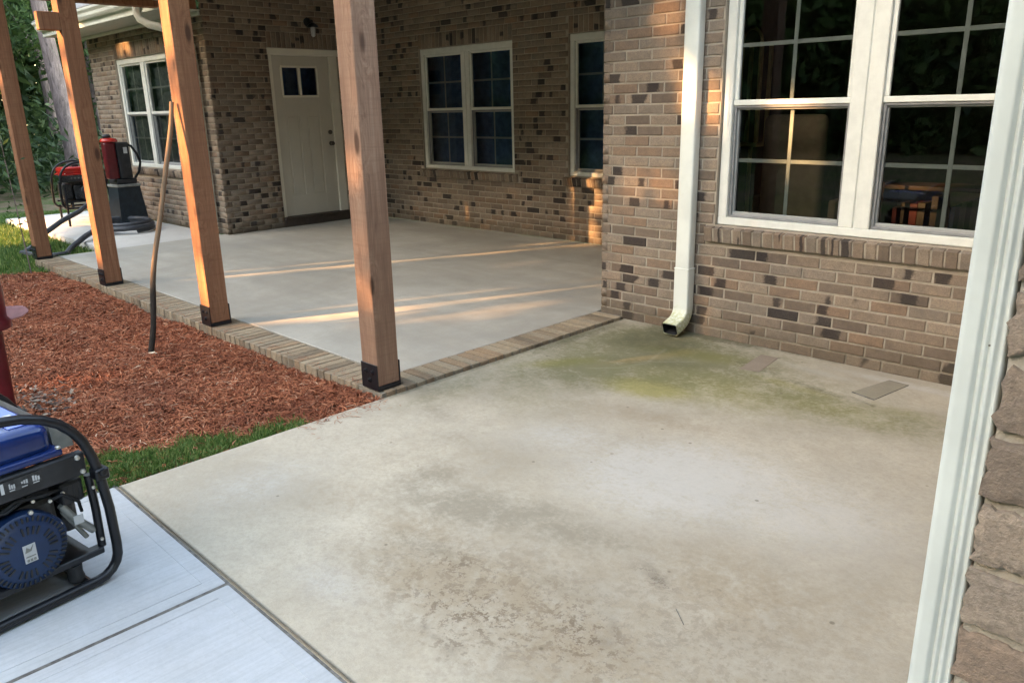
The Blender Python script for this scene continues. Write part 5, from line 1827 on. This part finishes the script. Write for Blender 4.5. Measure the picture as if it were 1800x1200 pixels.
# tall pine seen between the first two posts
e = empty('pine_tree', (-19.2, 5.74, -0.1))
tag(e, 'tall grey barked pine trunk standing behind the eave', 'tree')
mb = MB()
mb.tube([(0, 0, 0), (0.03, 0.0, 1.0), (0.02, -0.10, 3), (-0.02, -0.25, 6), (0.0, -0.4, 10), (0.05, -0.45, 14)], [0.20, 0.165, 0.15, 0.13, 0.10, 0.06], 18)
mb.build('trunk', M['bark'], e, True)
leaves('crown', crown_pts(5000, (0, -0.2, 13.2), 2.6, 1.2), 0.14, M['leaf_dark'], e, 0, 0.25)
TREES = [
    ('oak_tree', (-23.5, 4.2, -0.1), 9.0, 2.7, 'broad dark tree behind the pine trunk', 'leaf_dark', 9000),
    ('maple_tree', (-20.5, 2.4, -0.1), 7.0, 1.9, 'mid green tree between the furthest post and the pine', 'leaf', 8000),
    ('maple_tree', (-17.6, 0.6, -0.1), 6.0, 1.7, 'leafy green tree at the left edge above the lawn', 'leaf', 7000),
    ('young_tree', (-21.5, 7.2, -0.1), 6.5, 1.9, 'bright green tree just right of the pine trunk', 'leaf', 8000),
    ('young_tree', (-18.5, 3.6, -0.1), 3.4, 1.0, 'small tree with yellowing leaves in front of the wood', 'leaf_yellow', 800),
    ('oak_tree', (-27.0, 0.0, -0.1), 11.0, 3.4, 'tall dark tree deep in the wood at far left', 'leaf_dark', 9000),
    ('oak_tree', (-28.0, 8.0, -0.1), 11.0, 3.3, 'tall dark tree deep in the wood behind the house end', 'leaf_dark', 9000),
    ('young_tree', (-17.2, 3.1, -0.1), 2.5, 0.75, 'low leafy bush tree at the lawn edge under the pine', 'leaf', 2500),
]
for nm, loc, h, r, lab, mt, nl in TREES:
    tree(nm, loc, h, r, lab, M[mt], nl, 0.10 if h < 7 else 0.2)
# undergrowth and the mass of the wood behind
n_ = 26000
x = RNG.uniform(-34, -18.2, n_); y = RNG.uniform(-8, 12, n_)
z = np.abs(RNG.normal(0, 0.9, n_)) * (0.5 + 0.8 * (np.sin(x * 1.7) * np.sin(y * 1.3) > 0))
o = leaves('undergrowth', np.stack([x, y, z - 0.08], 1), 0.13, M['leaf_dark']); tag(o, 'dark tangled undergrowth along the edge of the wood', 'undergrowth', None, 'stuff')
n_ = 90000
x = RNG.uniform(-42, -30, n_); y = RNG.uniform(-16, 22, n_); z = RNG.uniform(0, 13, n_)
o = leaves('woods', np.stack([x, y, z], 1), 0.30, M['leaf_dark']); tag(o, 'dense far wood closing the view behind the trees', 'woods', None, 'stuff')

# ------------------------------------------------------------------ the wood across the lawn, behind the camera, that shades the house:
# openings cut along sun rays in its foliage place the patches of low sunlight
def uv_of(P):
    P = np.asarray(P, float)
    u_ = P[..., 0] * DY - P[..., 1] * DX
    v_ = SS * (P[..., 0] * DX + P[..., 1] * DY) + SC * P[..., 2]
    return u_, v_


GAPS = []   # capsules: (p0, p1, radius)
def gap(p0, p1=None, r=0.08): GAPS.append((uv_of(p0), uv_of(p1 if p1 is not None else p0), r))
for (px, z_a, z_b, r) in ((-9.525, 1.75, 2.1, 0.07), (-7.485, 0.35, 1.95, 0.11), (-7.45, 2.2, 2.3, 0.10), (-5.388, 0.25, 2.3, 0.12)):
    gap((px, 2.3, z_a), (px, 2.3, z_b), r)
gap((-3.40, 2.3, 0.55), (-3.40, 2.3, 0.75), 0.06); gap((-3.42, 2.3, 0.95), (-3.42, 2.3, 1.25), 0.05); gap((-3.42, 2.3, 1.55), (-3.42, 2.3, 1.75), 0.04); gap((-3.40, 2.3, 0.3), None, 0.04)
for p_, r in (((-3.05, NEAR_Y, 2.07), 0.04), ((-3.38, NEAR_Y, 1.60), 0.06), ((-3.44, NEAR_Y, 1.47), 0.05), ((-3.30, NEAR_Y, 0.28), 0.07), ((-3.12, NEAR_Y, 0.27), 0.05), ((-3.25, NEAR_Y, 0.9), 0.05), ((-3.30, NEAR_Y, 1.02), 0.03),
              ((-2.76, NEAR_Y, 1.65), 0.02), ((-2.16, NEAR_Y, 1.40), 0.11), ((-2.16, NEAR_Y, 1.22), 0.10), ((-1.70, NEAR_Y, 1.42), 0.04), ((-2.42, 5.0, 1.22), 0.10),
              ((-6.57, FAR_Y, 0.43), 0.075), ((-6.40, FAR_Y, 0.30), 0.05), ((-6.20, FAR_Y, 0.10), 0.05), ((-12.0, LEFT_Y, 2.42), 0.10), ((-11.7, LEFT_Y, 2.2), 0.06), ((-9.5, LEFT_Y, 1.2), 0.07), ((-10.55, LEFT_Y, 0.25), 0.08)):
    gap(p_, None, r)
gap((-2.665, 4.95, 1.3), (-2.665, 4.95, 1.85), 0.09); gap((-2.665, 4.97, 0.5), (-2.665, 4.97, 0.8), 0.05)
gap((-5.32, FAR_Y, 0.05), (-5.28, FAR_Y, 0.40), 0.055)
gap((-4.20, 3.75, 0.0), (-3.80, 4.65, 0.0), 0.05)
gap((-4.55, 2.95, 0.0), (-4.25, 3.60, 0.0), 0.035)
gap((-4.15, 3.4, 0.0), (-3.95, 3.9, 0.0), 0.03)
gap((-4.95, 2.80, 0.0), (-4.70, 3.2, 0.0), 0.045)
gap((-5.6, 4.75, 0.0), (-5.2, 5.4, 0.0), 0.045)
gap((-4.95, 5.3, 0.0), (-4.6, 6.1, 0.0), 0.06)
gap((-5.35, 6.2, 0.0), (-5.2, 6.65, 0.0), 0.06)
gap((-7.4, 6.2, 0.0), (-7.1, 6.65, 0.0), 0.06)
gap((-12.6, 3.3, 0.0), (-13.2, 4.0, 0.2), 0.5)
gap((-11.6, 2.4, -0.05), (-12.5, 2.6, -0.05), 0.25)
gap((-11.6, 3.06, -0.08), (-13.4, 3.06, -0.08), 0.12)
gap((-4.9, 1.2, -0.05), (-5.4, 1.35, -0.05), 0.05)

n_ = 270000
az = np.radians(RNG.uniform(186, 352, n_))
dist = RNG.uniform(18.0, 27.0, n_)
top = 10.6 + 1.6 * np.sin(az * 9) + 1.2 * np.sin(az * 23 + 1) + 0.8 * np.sin(az * 51)
P = np.stack([-4.5 + dist * np.cos(az), 2.5 + dist * np.sin(az), -0.1 + top * RNG.random(n_) ** 0.85], 1)
uu, vv = uv_of(P)
size = 0.24
keep = np.ones(n_, bool)
for (a0, a1, r) in GAPS:
    A = np.array(a0); B = np.array(a1) - A
    q2 = np.stack([uu, vv], 1) - A
    den = float(B @ B)
    tt = np.clip((q2 @ B) / den, 0, 1) if den > 1e-9 else np.zeros(n_)
    dd = np.hypot(*(q2 - tt[:, None] * B).T)
    keep &= (dd > r + size * (0.42 if r >= 0.1 else 0.26)) | (RNG.random(n_) < (0.03 if r >= 0.1 else 0.17))
P = P[keep]
o = leaves('woodland', P, size, M['leaf'], None, 0, 0.75)
tag(o, 'leafy wood across the lawn that shades the porch', 'woods', None, 'stuff')
n3 = 60000  # unseen back layer, added to close bright sky holes mirrored in the windows
az = np.radians(RNG.uniform(186, 352, n3)); dist = RNG.uniform(29, 36, n3)
P3 = np.stack([-4.5 + dist * np.cos(az), 2.5 + dist * np.sin(az), RNG.uniform(0, 15.5, n3)], 1)
_u, _v = uv_of(P3)
k3 = np.ones(n3, bool)
for (a0, a1, r) in GAPS:
    A = np.array(a0); B = np.array(a1) - A
    q2 = np.stack([_u, _v], 1) - A
    den = float(B @ B)
    tt = np.clip((q2 @ B) / den, 0, 1) if den > 1e-9 else np.zeros(n3)
    k3 &= np.hypot(*(q2 - tt[:, None] * B).T) > r + 0.24
o3 = leaves('woods', P3[k3], 0.42, M['leaf_dark'], None, 0, 0.75); tag(o3, 'far dark trees behind the wood across the lawn', 'woods', None, 'stuff')
# lower storey of the same wood, for what the windows mirror
n2 = 16000
x = RNG.uniform(-24, 16, n2); y = RNG.uniform(-27, -15, n2); z = RNG.uniform(0, 3.4, n2) ** 1.0
o2 = leaves('thicket', np.stack([x, y, z], 1), 0.25, M['leaf_dark']); tag(o2, 'dense thicket under the wood across the lawn', 'thicket', None, 'stuff')
